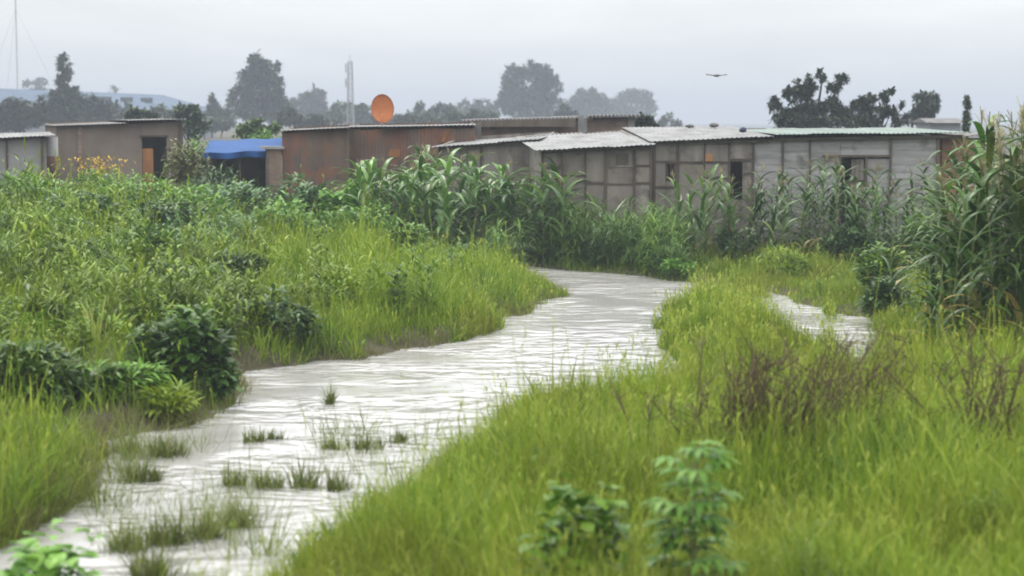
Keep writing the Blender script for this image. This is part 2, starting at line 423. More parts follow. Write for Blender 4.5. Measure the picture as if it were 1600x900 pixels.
# water
m, n, l, b, o = new_mat('muddy_water'); M['water'] = m
g_ = n.new('ShaderNodeNewGeometry')
mp = n.new('ShaderNodeMapping'); mp.inputs['Rotation'].default_value = (0, 0, R(-25)); mp.inputs['Scale'].default_value = (1, 1.3, 1)
l.new(g_.outputs['Position'], mp.inputs[0])
n1 = n.new('ShaderNodeTexNoise'); n1.inputs['Scale'].default_value = .42; n1.inputs['Detail'].default_value = 5; n1.inputs['Distortion'].default_value = .8
l.new(mp.outputs[0], n1.inputs[0])
r_ = ramp(n, [(.18, .173, .162), (.30, .294, .284), (.40, .396, .388)]); l.new(n1.outputs[0], r_.inputs[0]); l.new(r_.outputs[0], b.inputs['Base Color'])
n2 = n.new('ShaderNodeTexNoise'); n2.inputs['Scale'].default_value = 2.3; n2.inputs['Detail'].default_value = 2.2; n2.inputs['Distortion'].default_value = .5
l.new(mp.outputs[0], n2.inputs[0])
n3 = n.new('ShaderNodeTexNoise'); n3.inputs['Scale'].default_value = 13; n3.inputs['Detail'].default_value = 2
l.new(mp.outputs[0], n3.inputs[0])
# calm and rough stretches of the current
mrr = n.new('ShaderNodeMapRange'); mrr.inputs[1].default_value = .40; mrr.inputs[2].default_value = .60; mrr.inputs[3].default_value = .05; mrr.inputs[4].default_value = .9
l.new(n1.outputs[0], mrr.inputs[0])
ma = n.new('ShaderNodeMath'); ma.operation = 'MULTIPLY_ADD'; ma.inputs[1].default_value = .05
l.new(n3.outputs[0], ma.inputs[0]); l.new(n2.outputs[0], ma.inputs[2])
n4 = n.new('ShaderNodeTexNoise'); n4.inputs['Scale'].default_value = 1.1; n4.inputs['Detail'].default_value = 2; n4.inputs['Distortion'].default_value = 1.2
l.new(mp.outputs[0], n4.inputs[0])
mb = n.new('ShaderNodeMath'); mb.operation = 'MULTIPLY_ADD'; mb.inputs[1].default_value = 1.6
l.new(n4.outputs[0], mb.inputs[0]); l.new(ma.outputs[0], mb.inputs[2]); ma = mb
bp = n.new('ShaderNodeBump'); bp.inputs['Distance'].default_value = .10
l.new(mrr.outputs[0], bp.inputs['Strength']); l.new(ma.outputs[0], bp.inputs['Height']); l.new(bp.outputs[0], b.inputs['Normal'])
b.inputs['Roughness'].default_value = .14; b.inputs['IOR'].default_value = 1.33
wx = np.linspace(-13, 13, 60); wy = np.linspace(6, 47, 90)
WX, WY = np.meshgrid(wx, wy)
wi = np.arange(WX.size).reshape(WX.shape)
wq = np.stack([wi[:-1, :-1], wi[:-1, 1:], wi[1:, 1:], wi[1:, :-1]], -1).reshape(-1, 4)
tag(build('water', Geo().add(np.stack([WX, WY, 0 * WX], -1), wq, .5), M['water']), kind='structure')

# haze: the damp air that fades the far trees
m, n, l, b, o = new_mat('haze_air'); n.remove(b)
pv = n.new('ShaderNodeVolumePrincipled'); pv.inputs['Color'].default_value = (.43, .475, .545, 1); pv.inputs['Density'].default_value = .0013
l.new(pv.outputs[0], o.inputs['Volume'])
hz = build('haze', Geo().box(-3400, 3400, -3400, 3400, -1.4, 34), m, smooth=False)
tag(hz, kind='stuff')

# ------------------------------------------------------------------ shacks
class Frame:
    """front wall from (uL, YL) to (uR, YR); local x along it, local y away from the camera"""
    def __init__(s, uL, YL, uR, YR, v=250):
        a, b = At(uL, v, YL), At(uR, v, YR)
        s.a = a[:2]; s.d = (b - a)[:2]; s.len = np.linalg.norm(s.d); s.d = s.d / s.len
        s.g = float(hgt(a[0], a[1]))
        s.rz = math.atan2(s.d[1], s.d[0])
        s.z0 = min(float(hgt(a[0], a[1])), float(hgt(b[0], b[1]))) - .08
    def x(s, u):                        # along the wall
        k = (u - W0 / 2) / F            # X/depth, depth ~ Y*CP+..., take v=250
        r = ray(u, 250)
        mat = np.array([[r[0], -s.d[0]], [r[1], -s.d[1]]])
        return float(np.linalg.solve(mat, s.a)[1])
    def z(s, u, v, dy=0.0):             # local height at photo point over local y=dy
        x = s.x(u); w = s.a + s.d * x + np.array([-s.d[1], s.d[0]]) * dy
        return float(At(u, v, w[1])[2]) - s.z0
    def root(s, name, label, cat, group=None):
        return empty(name, label, cat, (s.a[0], s.a[1], s.z0), s.rz, group)

def corr_roof(x0, x1, y0, y1, zfl, zfr, zbl, zbr, period=.11, amp=.008, th=.008, jag=0.0, m=0, seed=1):
    """corrugated sheet, ridges running front to back; jag = uneven front edge"""
    g = Geo(); rg = np.random.default_rng(seed)
    n = max(4, int((x1 - x0) / period * 4))
    X = np.linspace(x0, x1, n + 1); ny = 4
    wave = amp * np.where(np.arange(n + 1) % 4 < 2, 1, -1) * np.where(np.arange(n + 1) % 2 == 0, 1, .6)
    sheet = (np.arange(n + 1) // 30)
    jj = rg.normal(0, jag, sheet.max() + 1)[sheet]; rr = rg.random(sheet.max() + 1)[sheet]
    lift = rg.normal(0, jag * .12, sheet.max() + 1)[sheet]
    t = (X - x0) / (x1 - x0)
    rows = []
    for k in range(ny + 1):
        s = k / ny
        yy = y0 + jj * (1 - s) + (y1 - y0) * s
        zz = (zfl * (1 - t) + zfr * t) * (1 - s) + (zbl * (1 - t) + zbr * t) * s + wave + lift
        rows.append(np.stack([X, yy, zz], -1))
    A = np.array(rows); B = A.copy(); B[..., 2] -= th
    idx = np.arange(A.shape[0] * A.shape[1]).reshape(A.shape[:2])
    q = lambda I: np.stack([I[:-1, :-1], I[:-1, 1:], I[1:, 1:], I[1:, :-1]], -1).reshape(-1, 4)
    off = idx.size
    V = np.vstack([A.reshape(-1, 3), B.reshape(-1, 3)])
    Q = [q(idx), q(idx + off)[:, ::-1]]
    for line in (idx[0], idx[-1], idx[:, 0], idx[:, -1]):
        Q.append(np.stack([line[:-1], line[1:], line[1:] + off, line[:-1] + off], -1))
    return g.add(V, np.vstack(Q), np.concatenate([np.tile(rr, ny + 1)] * 2), m)

def lapped(g, x0, x1, z0, z1, y=0.0, h=.17, m=0, tl=None, tr=None, seed=0):
    """horizontal lapped boards; top may slope (tl/tr heights)"""
    rg = np.random.default_rng(seed)
    z = z0; top = max(tl or z1, tr or z1)
    while z < top - .01:
        hh = h * rg.uniform(.85, 1.15); zt = min(z + hh, top)
        a0 = min(z, tl or z1); a1 = min(zt + .02, tl or z1); b0 = min(z, tr or z1); b1 = min(zt + .02, tr or z1)
        if a1 - a0 > .012 or b1 - b0 > .012:
            o_ = rg.uniform(.012, .022)
            e0, e1 = rg.uniform(-.012, .012, 2)
            g.hexa([(x0 + e0, y - o_, a0 + .001), (x1 + e1, y - o_, b0 + .001), (x1 + e1, y + .012, b0 + .001), (x0 + e0, y + .012, a0 + .001),
                    (x0 + e0, y - .003, a1), (x1 + e1, y - .003, b1), (x1 + e1, y + .012, b1), (x0 + e0, y + .012, a1)], m, rg.random())
        z = zt
    return g

def post_on(root, x, z0, z1, w=.07, y0=-.06, y1=-.021, name='post', mat=None, lean=0.0):
    w *= .8
    g = Geo().hexa([(x - w / 2, y0, z0), (x + w / 2, y0, z0), (x + w / 2, y1, z0), (x - w / 2, y1, z0),
                    (x - w / 2 + lean, y0, z1), (x + w / 2 + lean, y0, z1), (x + w / 2 + lean, y1, z1), (x - w / 2 + lean, y1, z1)])
    return build(name, g, mat or M['timber'], root, False)

def rail_on(root, x0, x1, z, h=.05, y0=-.05, y1=-.021, name='rail', mat=None, dz=0.0):
    h *= .75
    g = Geo().box(x0, x1, y0, y1, z, z + h, zr=z + h + dz)
    g.v[0][1:3, 2] += dz
    return build(name, g, mat or M['timber'], root, False)

def shell(root, L, D, zl, zr, zbl, zbr, mat, front=None):
    """side and back walls (front spans come separately), one mesh"""
    g = Geo()
    g.hexa([(0, .03, 0), (.05, .03, 0), (.05, D, 0), (0, D, 0), (0, .03, zl), (.05, .03, zl), (.05, D, zbl), (0, D, zbl)])
    g.hexa([(L - .05, .03, 0), (L, .03, 0), (L, D, 0), (L - .05, D, 0), (L - .05, .03, zr), (L, .03, zr), (L, D, zbr), (L - .05, D, zbr)])
    g.hexa([(.055, D - .05, 0), (L - .055, D - .05, 0), (L - .055, D, 0), (.055, D, 0), (.055, D - .05, zbl), (L - .055, D - .05, zbr), (L - .055, D, zbr), (.055, D, zbl)])
    if front: front(g)
    return build('wall', g, mat, root, False)

# --- the long shack on the right
f = Frame(1020, 44, 1466, 44.4)
rt = f.root('shack', 'long grey plank shack with pale low roof, door and small windows, right of the stream', 'shack', 'shacks along the far bank')
X = f.x; zt = lambda u: (f.z(1020, 221) * (1466 - u) + f.z(1466, 213) * (u - 1020)) / 446
L = f.len
shell(rt, L, 5.0, zt(1020) - .02, zt(1466) - .02, f.z(1020, 201, 5), f.z(1466, 200, 5), M['board'])
def sheet(u0, u1, v0, v1, mat, seed=0, y=0.0, name='wall_panel', label=None):
    g = Geo(); z0 = f.z(u0, v1) if v1 < 400 else 0; z1 = f.z(u0, v0) if v0 > 226 else None
    a, b_ = X(u0) + .004, X(u1) - .004
    g.hexa([(a, y - .018, z0), (b_, y - .018, z0), (b_, y + .02, z0), (a, y + .02, z0),
            (a, y - .018, (z1 or zt(u0) - .03)), (b_, y - .018, (z1 or zt(u1) - .03)), (b_, y + .02, (z1 or zt(u1) - .03)), (a, y + .02, (z1 or zt(u0) - .03))], 0, np.random.default_rng(seed).random())
    o_ = build(name, g, mat, rt, False)
    return o_
# left part: patched sheets between posts
sheet(1020, 1060, 215, 251, M['board'], 1); sheet(1020, 1040, 253, 410, M['board'], 2); sheet(1056, 1060, 253, 410, M['board'], 5); sheet(1040, 1056, 283, 410, M['board'], 3)
sheet(1060, 1100, 215, 252, M['board'], 4); sheet(1060, 1100, 253, 410, M['ply'], 6)
sheet(1100, 1140, 215, 252, M['board'], 7); sheet(1100, 1140, 253, 276, M['ply'], 8); sheet(1100, 1140, 277, 410, M['ply'], 9)
sheet(1140, 1177, 215, 248, M['board'], 10); sheet(1160, 1177, 249, 410, M['ply'], 11); sheet(1140, 1160, 312, 410, M['board'], 12)
g = Geo(); lapped(g, X(1177), X(1222), 0, 0, tl=zt(1177) - .03, tr=zt(1222) - .03, seed=3); build('plank_panel', g, M['plank'], rt, False)
g = Geo(); lapped(g, X(1224), X(1265), 0, 0, tl=zt(1224) - .03, tr=zt(1265) - .03, seed=4); build('plank_panel', g, M['plank'], rt, False)
g = Geo(); lapped(g, X(1267), X(1312), 0, 0, tl=zt(1267) - .03, tr=zt(1312) - .03, seed=5); build('plank_panel', g, M['plank'], rt, False)
g = Geo(); lapped(g, X(1312) + .02, X(1390), f.z(1330, 244), 0, tl=zt(1312) - .03, tr=zt(1390) - .03, seed=6); build('plank_panel', g, M['plank'], rt, False)
g = Geo(); lapped(g, X(1352), X(1390), 0, f.z(1352, 248), h=.3, seed=8); build('plank_panel', g, M['plank'], rt, False)
g = Geo(); lapped(g, X(1393), X(1465), 0, 0, tl=zt(1393) - .03, tr=zt(1465) - .03, seed=7); build('plank_panel', g, M['plank'], rt, False)
# door ajar in the dark opening 1314-1352
d_ = empty('door', None, None); d_.parent = rt; d_.location = (X(1351), .03, .02); d_.rotation_euler = (0, 0, R(-18))
wd = X(1351) - X(1331)
g = Geo()
for k in range(3): g.box(-wd + k * wd / 3 + .005, -wd + (k + 1) * wd / 3 - .005, -.02, .0, 0, f.z(1335, 250), r=k * .4)
build('door_leaf', g, M['ply'], d_, False)
for zz in (.35, 1.1, 1.72): build('door_brace', Geo().box(-wd + .01, -.01, -.04, -.0205, zz, zz + .08), M['timber'], d_, False)
rail_on(rt, X(1285), X(1392), f.z(1330, 245.5), .07, -.075, -.024, 'lintel')
post_on(rt, X(1353), 0, f.z(1353, 246), .06)
post_on(rt, X(1313), 0, f.z(1313, 246), .05)
for u, w in ((1022, .09), (1060, .06), (1100, .035), (1140, .06), (1176.5, .06), (1223, .055), (1266, .05), (1391, .06), (1465.5, .08)):
    post_on(rt, X(u), 0, zt(u) - .04, w, lean=random.uniform(-.02, .02))
for u0, u1, v in ((1024, 1058, 252), (1062, 1098, 252.5), (1102, 1138, 252), (1142, 1174, 250), (1024, 1058, 292), (1102, 1138, 277), (1160, 1174, 270)):
    rail_on(rt, X(u0), X(u1), f.z(u0, v) - .03, .055, dz=random.uniform(-.02, .02))
# window shutters in openings
wv = empty('window', None, None); wv.parent = rt; wv.location = (X(1041), 0, f.z(1048, 281))
ww, wh = X(1055) - X(1041), f.z(1048, 254) - f.z(1048, 281)
g = Geo(); g.box(0, .03, -.03, .02, 0, wh); g.box(ww - .03, ww, -.03, .02, 0, wh); g.box(.031, ww - .031, -.03, .02, 0, .03); g.box(.031, ww - .031, -.03, .02, wh - .03, wh); g.box(ww / 2 - .012, ww / 2 + .012, -.02, .01, .031, wh - .031)
build('frame', g, M['timber'], wv, False)
# roof: pale left stretch leaning to us, greenish right stretch flatter
pz = lambda u, v, dy: f.z(u, v, dy)
r1 = corr_roof(X(1012), X(1204), -.32, 5.2, pz(1012, 221, -.3), pz(1204, 212.5, -.3), pz(1012, 199, 5.2), pz(1204, 197, 5.2), jag=.035, seed=2)
build('roof', r1, M['zinc'], rt, False)
r2 = corr_roof(X(1205), X(1512), -.34, 5.2, pz(1205, 209.5, -.3), pz(1512, 206.5, -.3), pz(1205, 201.5, 5.2), pz(1512, 199, 5.2), jag=.05, seed=5)
build('roof', r2, M['zinc_green'], rt, False)
rail_on(rt, X(1205), X(1500), zt(1205) - .035, .085, -.16, -.085, 'roof_beam', dz=zt(1500) - zt(1205))
rail_on(rt, X(1022), X(1204), zt(1022) - .06, .075, -.16, -.085, 'roof_beam', dz=zt(1204) - zt(1022))
SHACK_LONG = f
oc = Geo(); a = X(1101); oc.box(a, a + .17, -.09, -.064, f.z(1106, 252), f.z(1106, 240), yb=-.01)
tag(build('rag', oc, M['orange_cloth'], None, False, None), 'small faded orange rag hung on the plank shack beside its narrow doorway', 'rag')
bpy.data.objects['rag'].location = (f.a[0], f.a[1], f.z0); bpy.data.objects['rag'].rotation_euler = (0, 0, f.rz)

# --- brick end room at the right
f = Frame(1468, 44.7, 1540, 44.7); X = f.x
rt = f.root('brick_room', 'low orange brick room at the end of the long plank shack behind tall maize', 'building')
zz = f.z(1500, 216)
def fr(g): g.box(.052, f.len - .052, -.01, .12, 0, zz)
shell(rt, f.len, 4, zz, zz, zz, zz, M['redbrick'], fr)
build('roof', corr_roof(-.05, f.len + .2, -.12, 4.2, zz + .05, zz + .05, zz + .15, zz + .15), M['zinc_dark'], rt, False)

# --- lower panel shack left of it
f = Frame(846, 43.4, 1018, 43.6); X = f.x
rt = f.root('panel_shack', 'low shack of pinkish grey panels with dark battens under a crooked pale roof', 'shack', 'shacks along the far bank')
za, zb = f.z(846, 235), f.z(1018, 228)
ztp = lambda u: za + (zb - za) * (u - 846) / 172
shell(rt, f.len, 5, za, zb, f.z(846, 213, 5), f.z(1018, 203, 5), M['board'])
us = [846, 878, 915, 946, 991, 1018]
for k in range(5):
    vs = [None, [260, 274, 284, 262, 258][k], [300, 310, 286, 287, 285][k], 420]
    for j in range(3):
        a, b_ = X(us[k]) + .006, X(us[k + 1]) - .006
        t0 = (ztp(us[k]) - .02, ztp(us[k + 1]) - .02) if j == 0 else (f.z(us[k], vs[j]) - .006,) * 2
        z0 = 0 if j == 2 else f.z(us[k], vs[j + 1]) + .006
        g = Geo().hexa([(a, -.018, z0), (b_, -.018, z0), (b_, .02, z0), (a, .02, z0), (a, -.018, t0[0]), (b_, -.018, t0[1]), (b_, .02, t0[1]), (a, .02, t0[0])], 0, random.random())
        build('wall_panel', g, M['ply'] if (k + j) % 3 else M['board'], rt, False)
g = Geo().box(X(962), X(982), -.026, -.0185, f.z(970, 258), f.z(970, 240)); build('shutter', g, M['timber'], rt, False)
for u, w in ((847, .06), (878, .045), (914.5, .05), (946, .08), (991, .06), (1017, .05)): post_on(rt, X(u), 0, ztp(u) - .03, w)
for u0, u1, v in ((880, 912, 274), (948, 989, 287), (993, 1015, 259), (993, 1015, 286), (849, 876, 262), (917, 943, 286)): rail_on(rt, X(u0), X(u1), f.z(u0, v) - .02, .04)
build('roof', corr_roof(X(832), X(950), -.35, 5.2, f.z(834, 234, -.3), f.z(950, 229, -.3), f.z(834, 214, 5.2), f.z(950, 207, 5.2), jag=.06, seed=8), M['zinc'], rt, False)
build('roof', corr_roof(X(944), X(1021), -.42, 5.2, f.z(944, 230.5, -.4), f.z(1021, 225, -.4), f.z(944, 209, 5.2), f.z(1021, 204, 5.2), jag=.05, seed=9), M['zinc'], rt, False)
rail_on(rt, X(846), X(1018), za - .07, .07, -.14, -.065, 'roof_beam', dz=zb - za)

# --- low grey shack in the middle
f = Frame(683, 46.8, 842, 46.5); X = f.x
rt = f.root('plank_shed', 'small grey plank shed with a thin slanting pale roof behind the leafy maize', 'shed', 'shacks along the far bank')
za, zb = f.z(683, 229), f.z(842, 219)
shell(rt, f.len, 4, za, zb, f.z(683, 214, 4), f.z(842, 206, 4), M['board'])
zz = lambda u: za + (zb - za) * (u - 683) / 159
for k, (u0, u1) in enumerate(((684, 705), (706, 729), (730, 752), (753, 800), (801, 841))):
    g = Geo()
    if k < 3: g.hexa([(X(u0), -.018, 0), (X(u1), -.018, 0), (X(u1), .02, 0), (X(u0), .02, 0), (X(u0), -.018, zz(u0) - .05), (X(u1), -.018, zz(u1) - .05), (X(u1), .02, zz(u1) - .05), (X(u0), .02, zz(u0) - .05)], 0, random.random())
    else: lapped(g, X(u0), X(u1), 0, 0, h=.32, tl=zz(u0) - .05, tr=zz(u1) - .05, seed=20 + k)
    build('wall_panel', g, M['ply' if k in (0, 4) else 'board'], rt, False)
for u, w in ((685, .08), (752, .05), (841, .06)): post_on(rt, X(u), 0, zz(u) - .06, w)
build('roof', corr_roof(X(676), X(846), -.3, 4.2, f.z(676, 230, -.3), f.z(846, 217, -.3), f.z(676, 221, 4.2), f.z(846, 208, 4.2), jag=.03, seed=11), M['zinc'], rt, False)
rail_on(rt, X(683), X(842), za - .075, .06, -.12, -.05, 'roof_beam', dz=zb - za)

# --- rusty sheet shacks
f = Frame(545, 49.5, 742, 49.6); X = f.x
rt = f.root('rusty_shack', 'wide rusty brown sheet metal shack below the orange dish', 'shack', 'shacks along the far bank')
za, zb = f.z(545, 200), f.z(742, 197)
def fr(g): pass
shell(rt, f.len, 5, za, zb, za + .1, zb + .1, M['rust'], fr)
us = [545, 562, 585, 612, 640, 662, 690, 712, 742]
for k in range(8):
    u0, u1 = us[k], us[k + 1]; n_ = max(3, int((X(u1) - X(u0)) / .08)); g = Geo()
    xs = np.linspace(X(u0), X(u1), n_ * 2 + 1); yy = np.where(np.arange(n_ * 2 + 1) % 2 == 0, -.014, -.022) - .004 * (k % 2)
    t_ = (xs - X(545)) / f.len; tp = za + (zb - za) * t_ - .02 - .05 * random.random()
    V = []; 
    for sgn in (0, .01):
        V += [(x_, y_ + sgn, 0) for x_, y_ in zip(xs, yy)] + [(x_, y_ + sgn, z_) for x_, y_, z_ in zip(xs, yy, tp)]
    k2 = len(xs)
    q = [(i, i + 1, k2 + i + 1, k2 + i) for i in range(k2 - 1)] + [(2 * k2 + i + 1, 2 * k2 + i, 3 * k2 + i, 3 * k2 + i + 1) for i in range(k2 - 1)] + [(k2 + i, k2 + i + 1, 3 * k2 + i + 1, 3 * k2 + i) for i in range(k2 - 1)]
    g.add(V, q, random.random())
    build('metal_sheet', g, M['rust_red'] if k in (3, 5) else M['rust'], rt, False)
g = Geo().hexa([(X(688), -.06, f.z(688, 222)), (X(694), -.06, f.z(694, 222)), (X(694), -.042, f.z(694, 222)), (X(688), -.042, f.z(688, 222)), (X(698), -.06, f.z(698, 203)), (X(704), -.06, f.z(704, 203)), (X(704), -.042, f.z(704, 203)), (X(698), -.042, f.z(698, 203))])
o_ = build('patch', g, M['rust_orange'], rt, False)
g = Geo()
g.add([(X(606), -.06, f.z(606, 244)), (X(624), -.06, f.z(624, 246)), (X(626), -.06, f.z(626, 234)), (X(610), -.06, f.z(610, 232)), (X(606), -.045, f.z(606, 244)), (X(624), -.045, f.z(624, 246)), (X(626), -.045, f.z(626, 234)), (X(610), -.045, f.z(610, 232))],
      [(0, 1, 2, 3), (7, 6, 5, 4), (0, 4, 5, 1), (1, 5, 6, 2), (2, 6, 7, 3), (3, 7, 4, 0)])
build('patch', g, M['rust_orange'], rt, False)
build('roof', corr_roof(X(543), X(744), -.2, 5.2, za + .03, zb + .03, za + .05, zb + .05, jag=.06, seed=13), M['zinc'], rt, False)
RUSTY = f
f = Frame(441, 48.5, 545, 48.6); X = f.x
rt = f.root('iron_shack', 'tall red brown rusted iron shack beside the blue tarpaulin', 'shack', 'shacks along the far bank')
za, zb = f.z(441, 206), f.z(545, 201)
shell(rt, f.len, 4.5, za, zb, za + .1, zb + .1, M['rust'])
us = [441, 453, 471, 487, 506, 524, 544]
for k in range(6):
    u0, u1 = us[k], us[k + 1]; g = Geo()
    t0 = za + (zb - za) * (u0 - 441) / 104 - .03; t1 = za + (zb - za) * (u1 - 441) / 104 - .03
    x0, x1 = X(u0), X(u1)
    n_ = max(2, int((x1 - x0) / .09))
    for i in range(n_):
        a, b_ = x0 + (x1 - x0) * i / n_, x0 + (x1 - x0) * (i + 1) / n_
        y_ = -.02 - .005 * (i % 2) - .005 * (k % 2)
        g.hexa([(a, y_, 0), (b_, y_, 0), (b_, .02, 0), (a, .02, 0), (a, y_, t0), (b_, y_, t1), (b_, .02, t1), (a, .02, t0)], 0, .2 + .5 * ((k * 37) % 10) / 10)
    build('metal_sheet', g, M['rust_red'] if k in (0, 1) else M['rust'], rt, False)
post_on(rt, X(543.5), 0, zb - .03, .1)
build('roof', corr_roof(X(438), X(549), -.25, 4.7, za + .03, zb + .03, za + .05, zb + .05, jag=.06, seed=14), M['zinc_dark'], rt, False)

# brick pier between tarpaulin and iron shack
f = Frame(421, 48.3, 440, 48.4); X = f.x
zz = f.z(430, 233)
rt = f.root('brick_pier', 'short pale brick pier with thin slab on top, right of the blue tarpaulin', 'brick pier')
build('pier', Geo().box(0, f.len, 0, .5, 0, zz), M['mudbrick'], rt, False)
build('cap_slab', Geo().box(-.15, f.len + .05, -.1, .6, zz + .003, zz + .07), M['cement'], rt, False)

# blue tarpaulin shelter
f = Frame(328, 49, 422, 49); X = f.x
rt = f.root('tarp_shelter', 'open shelter under a sagging bright blue tarpaulin with dark sides', 'shelter')
zf, zb_ = f.z(330, 238), f.z(330, 219, 4)
nx, ny = 24, 10
sx = np.linspace(-.1, f.len + .5, nx + 1); sy = np.linspace(-.3, 4, ny + 1)
SX, SY = np.meshgrid(sx, sy)
SZ = zf + (zb_ - zf) * (SY + .3) / 4.3 + .06 * (SX / f.len) - .03 * np.sin(SX * 3.1) ** 2
SX = SX - .55 * (SY + .3) / 4.3
V = np.vstack([np.stack([SX, SY, SZ], -1).reshape(-1, 3), np.stack([SX, SY, SZ - .012], -1).reshape(-1, 3)])
ii = np.arange(SX.size).reshape(SX.shape)
qq = lambda I: np.stack([I[:-1, :-1], I[:-1, 1:], I[1:, 1:], I[1:, :-1]], -1).reshape(-1, 4)
tarp_ = build('tarpaulin', Geo().add(V, np.vstack([qq(ii), qq(ii + SX.size)[:, ::-1]]), .5), M['tarp'], rt)
# hanging front flap
fx = np.linspace(-.1, f.len + .5, 25); V = []
for k in range(3):
    for x_ in fx: V.append((x_, -.3 + .03 * math.sin(x_ * 9) * k, zf + .06 * (x_ / f.len) - .03 * math.sin(x_ * 3.1) ** 2 - .075 * k))
V += [(a, b_ + .012, c) for a, b_, c in V]
ii = np.arange(75).reshape(3, 25)
build('flap', Geo().add(V, np.vstack([qq(ii), qq(ii + 75)[:, ::-1]]), .4), M['tarp'], tarp_)
g = Geo().box(0, f.len, 2.4, 2.45, 0, zf - .1); g.box(0, .05, .0, 2.39, 0, zf - .15); g.box(f.len - .05, f.len, 0, 2.39, 0, zf - .15)
build('dark_sheeting', g, M['zinc_dark'], rt, False)
for x_ in (.03, f.len * .5, f.len - .05): post_on(rt, x_, 0, zf - .06, .06)

# mud brick building on the left
f = Frame(90, 56, 286, 57.1); X = f.x
rt = f.root('mud_house', 'brown mud plastered house with a dark doorway and two thin roof sheets', 'house')
v_top = lambda u: 198 + (189.5 - 198) * (u - 90) / 196
za, zb = f.z(90, 198), f.z(286, 189.5)
zz = lambda u: za + (zb - za) * (u - 90) / 196
def fr(g):
    def span(u0, u1, z0, z1=None):
        a, b_ = X(u0), X(u1)
        t0, t1 = (zz(u0), zz(u1)) if z1 is None else (z1, z1)
        g.hexa([(a, 0, z0), (b_, 0, z0), (b_, .2, z0), (a, .2, z0), (a, 0, t0 - .02), (b_, 0, t1 - .02), (b_, .2, t1 - .02), (a, .2, t0 - .02)])
    span(91, 222, 0); span(261, 285.5, 0); span(222.2, 260.8, f.z(240, 213))
shell(rt, f.len, 5, za, zb, za + .1, zb + .1, M['mud_wall'], fr)
for u, w in ((125, .12),): build('pillar', Geo().box(X(u) - w / 2, X(u) + w / 2, -.05, -.002, 0, zz(u) - .05), M['mudbrick'], rt, False)
post_on(rt, X(283), 0, zz(283) - .03, .14)
rail_on(rt, X(220), X(263), f.z(240, 214), .07, -.05, -.003, 'lintel')
g = Geo(); g.box(X(223), X(240), .08, .12, 0, f.z(230, 232)); build('door', g, M['rust_orange'], rt, False)
build('roof', corr_roof(X(82), X(200), -.3, 5.2, zz(82) + .04, zz(200) + .02, zz(82) + .06, zz(200) + .05, jag=.03, seed=21), M['zinc_dark'], rt, False)
build('roof', corr_roof(X(196), X(290), -.35, 5.2, zz(196) + .1, zz(290) + .06, zz(196) + .11, zz(290) + .07, jag=.03, seed=22), M['zinc'], rt, False)

# grey panel shed at the far left
f = Frame(-60, 51, 73, 51.6); X = f.x
rt = f.root('panel_shed', 'pale grey cement panel shed with a thin bright overhanging roof beside the mud house', 'shed')
za, zb = f.z(-60, 220), f.z(73, 214)
zz = lambda u: za + (zb - za) * (u + 60) / 133
shell(rt, f.len, 4, za, zb, za + .1, zb + .1, M['cement'])
for u0, u1 in ((-59, -20), (-19, 9), (13, 64), (67, 72.5)):
    g = Geo().hexa([(X(u0), -.02, 0), (X(u1), -.02, 0), (X(u1), .03, 0), (X(u0), .03, 0), (X(u0), -.02, zz(u0) - .04), (X(u1), -.02, zz(u1) - .04), (X(u1), .03, zz(u1) - .04), (X(u0), .03, zz(u0) - .04)], 0, random.random())
    build('wall_panel', g, M['cement'] if u0 != 67 else M['board'], rt, False)
for u in (11, 66): post_on(rt, X(u), 0, zz(u) - .04, .07)
build('roof', corr_roof(X(-66), X(87), -.35, 4.2, za + .03, zb + .05, za + .12, zb + .12, jag=.03, seed=23), M['zinc'], rt, False)
g = Geo().box(0, .24, 0, .3, 0, 1.0); g.box(0, .24, 0, .3, 1.003, 1.35, m=1)
p0 = At(81, 250, 54); zg = float(hgt(p0[0], p0[1]))
sc_ = (At(81, 214, 54)[2] - zg) / 1.35
o_ = build('drum', Geo().tube([(0, 0, 0), (0, 0, .45), (0, 0, .46), (0, 0, .9)], [.2, .2, .215, .2], 12).tube([(0, 0, .905), (0, 0, 1.35)], [.185, .185], 12, 1), [M['rust_red'], M['cement']], None, True, (p0[0], p0[1], zg))
o_.scale = (1, 1, sc_)
tag(o_, 'upright drum with a whitish top in the gap between pale shed and mud house', 'drum')

# back brick building with dark roof
f = Frame(728, 55.6, 992, 55.3); X = f.x
rt = f.root('brick_house', 'long tan brick house with a flat black roof behind the pale roofed sheds', 'house')
za, zb = f.z(728, 192), f.z(992, 184)
zz = lambda u: za + (zb - za) * (u - 728) / 264
def fr(g):
    g.hexa([(.052, 0, 0), (f.len - .052, 0, 0), (f.len - .052, .2, 0), (.052, .2, 0), (.052, 0, za - .02), (f.len - .052, 0, zb - .02), (f.len - .052, .2, zb - .02), (.052, .2, za - .02)])
shell(rt, f.len, 5, za, zb, za + .05, zb + .05, M['mudbrick'], fr)
build('pillar', Geo().box(X(903), X(917), -.08, -.003, 0, zz(910) + .05), M['cement'], rt, False)
build('pillar', Geo().box(X(981), X(991), -.08, -.003, 0, zz(986) + .05), M['cement'], rt, False)
build('roof', corr_roof(X(722), X(902), -.45, 5.2, zz(722) + .06, zz(902) + .06, zz(722) + .1, zz(902) + .1, amp=.03, th=.05, jag=.03, seed=31), M['zinc_dark'], rt, False)
build('roof', corr_roof(X(916), X(1002), -.45, 5.2, zz(916) + .1, zz(1002) + .08, zz(916) + .12, zz(1002) + .12, amp=.03, th=.05, jag=.03, seed=32), M['zinc_dark'], rt, False)
build('fascia', Geo().box(X(745), X(900), -.5, -.455, zz(745) - .12, zz(745) + .03, zr=zz(900) + .03), M['timber'], rt, False)
g = Geo().box(X(833), X(848), -.04, -.004, f.z(840, 198), f.z(840, 187)); build('patch', g, M['rust_orange'], rt, False)
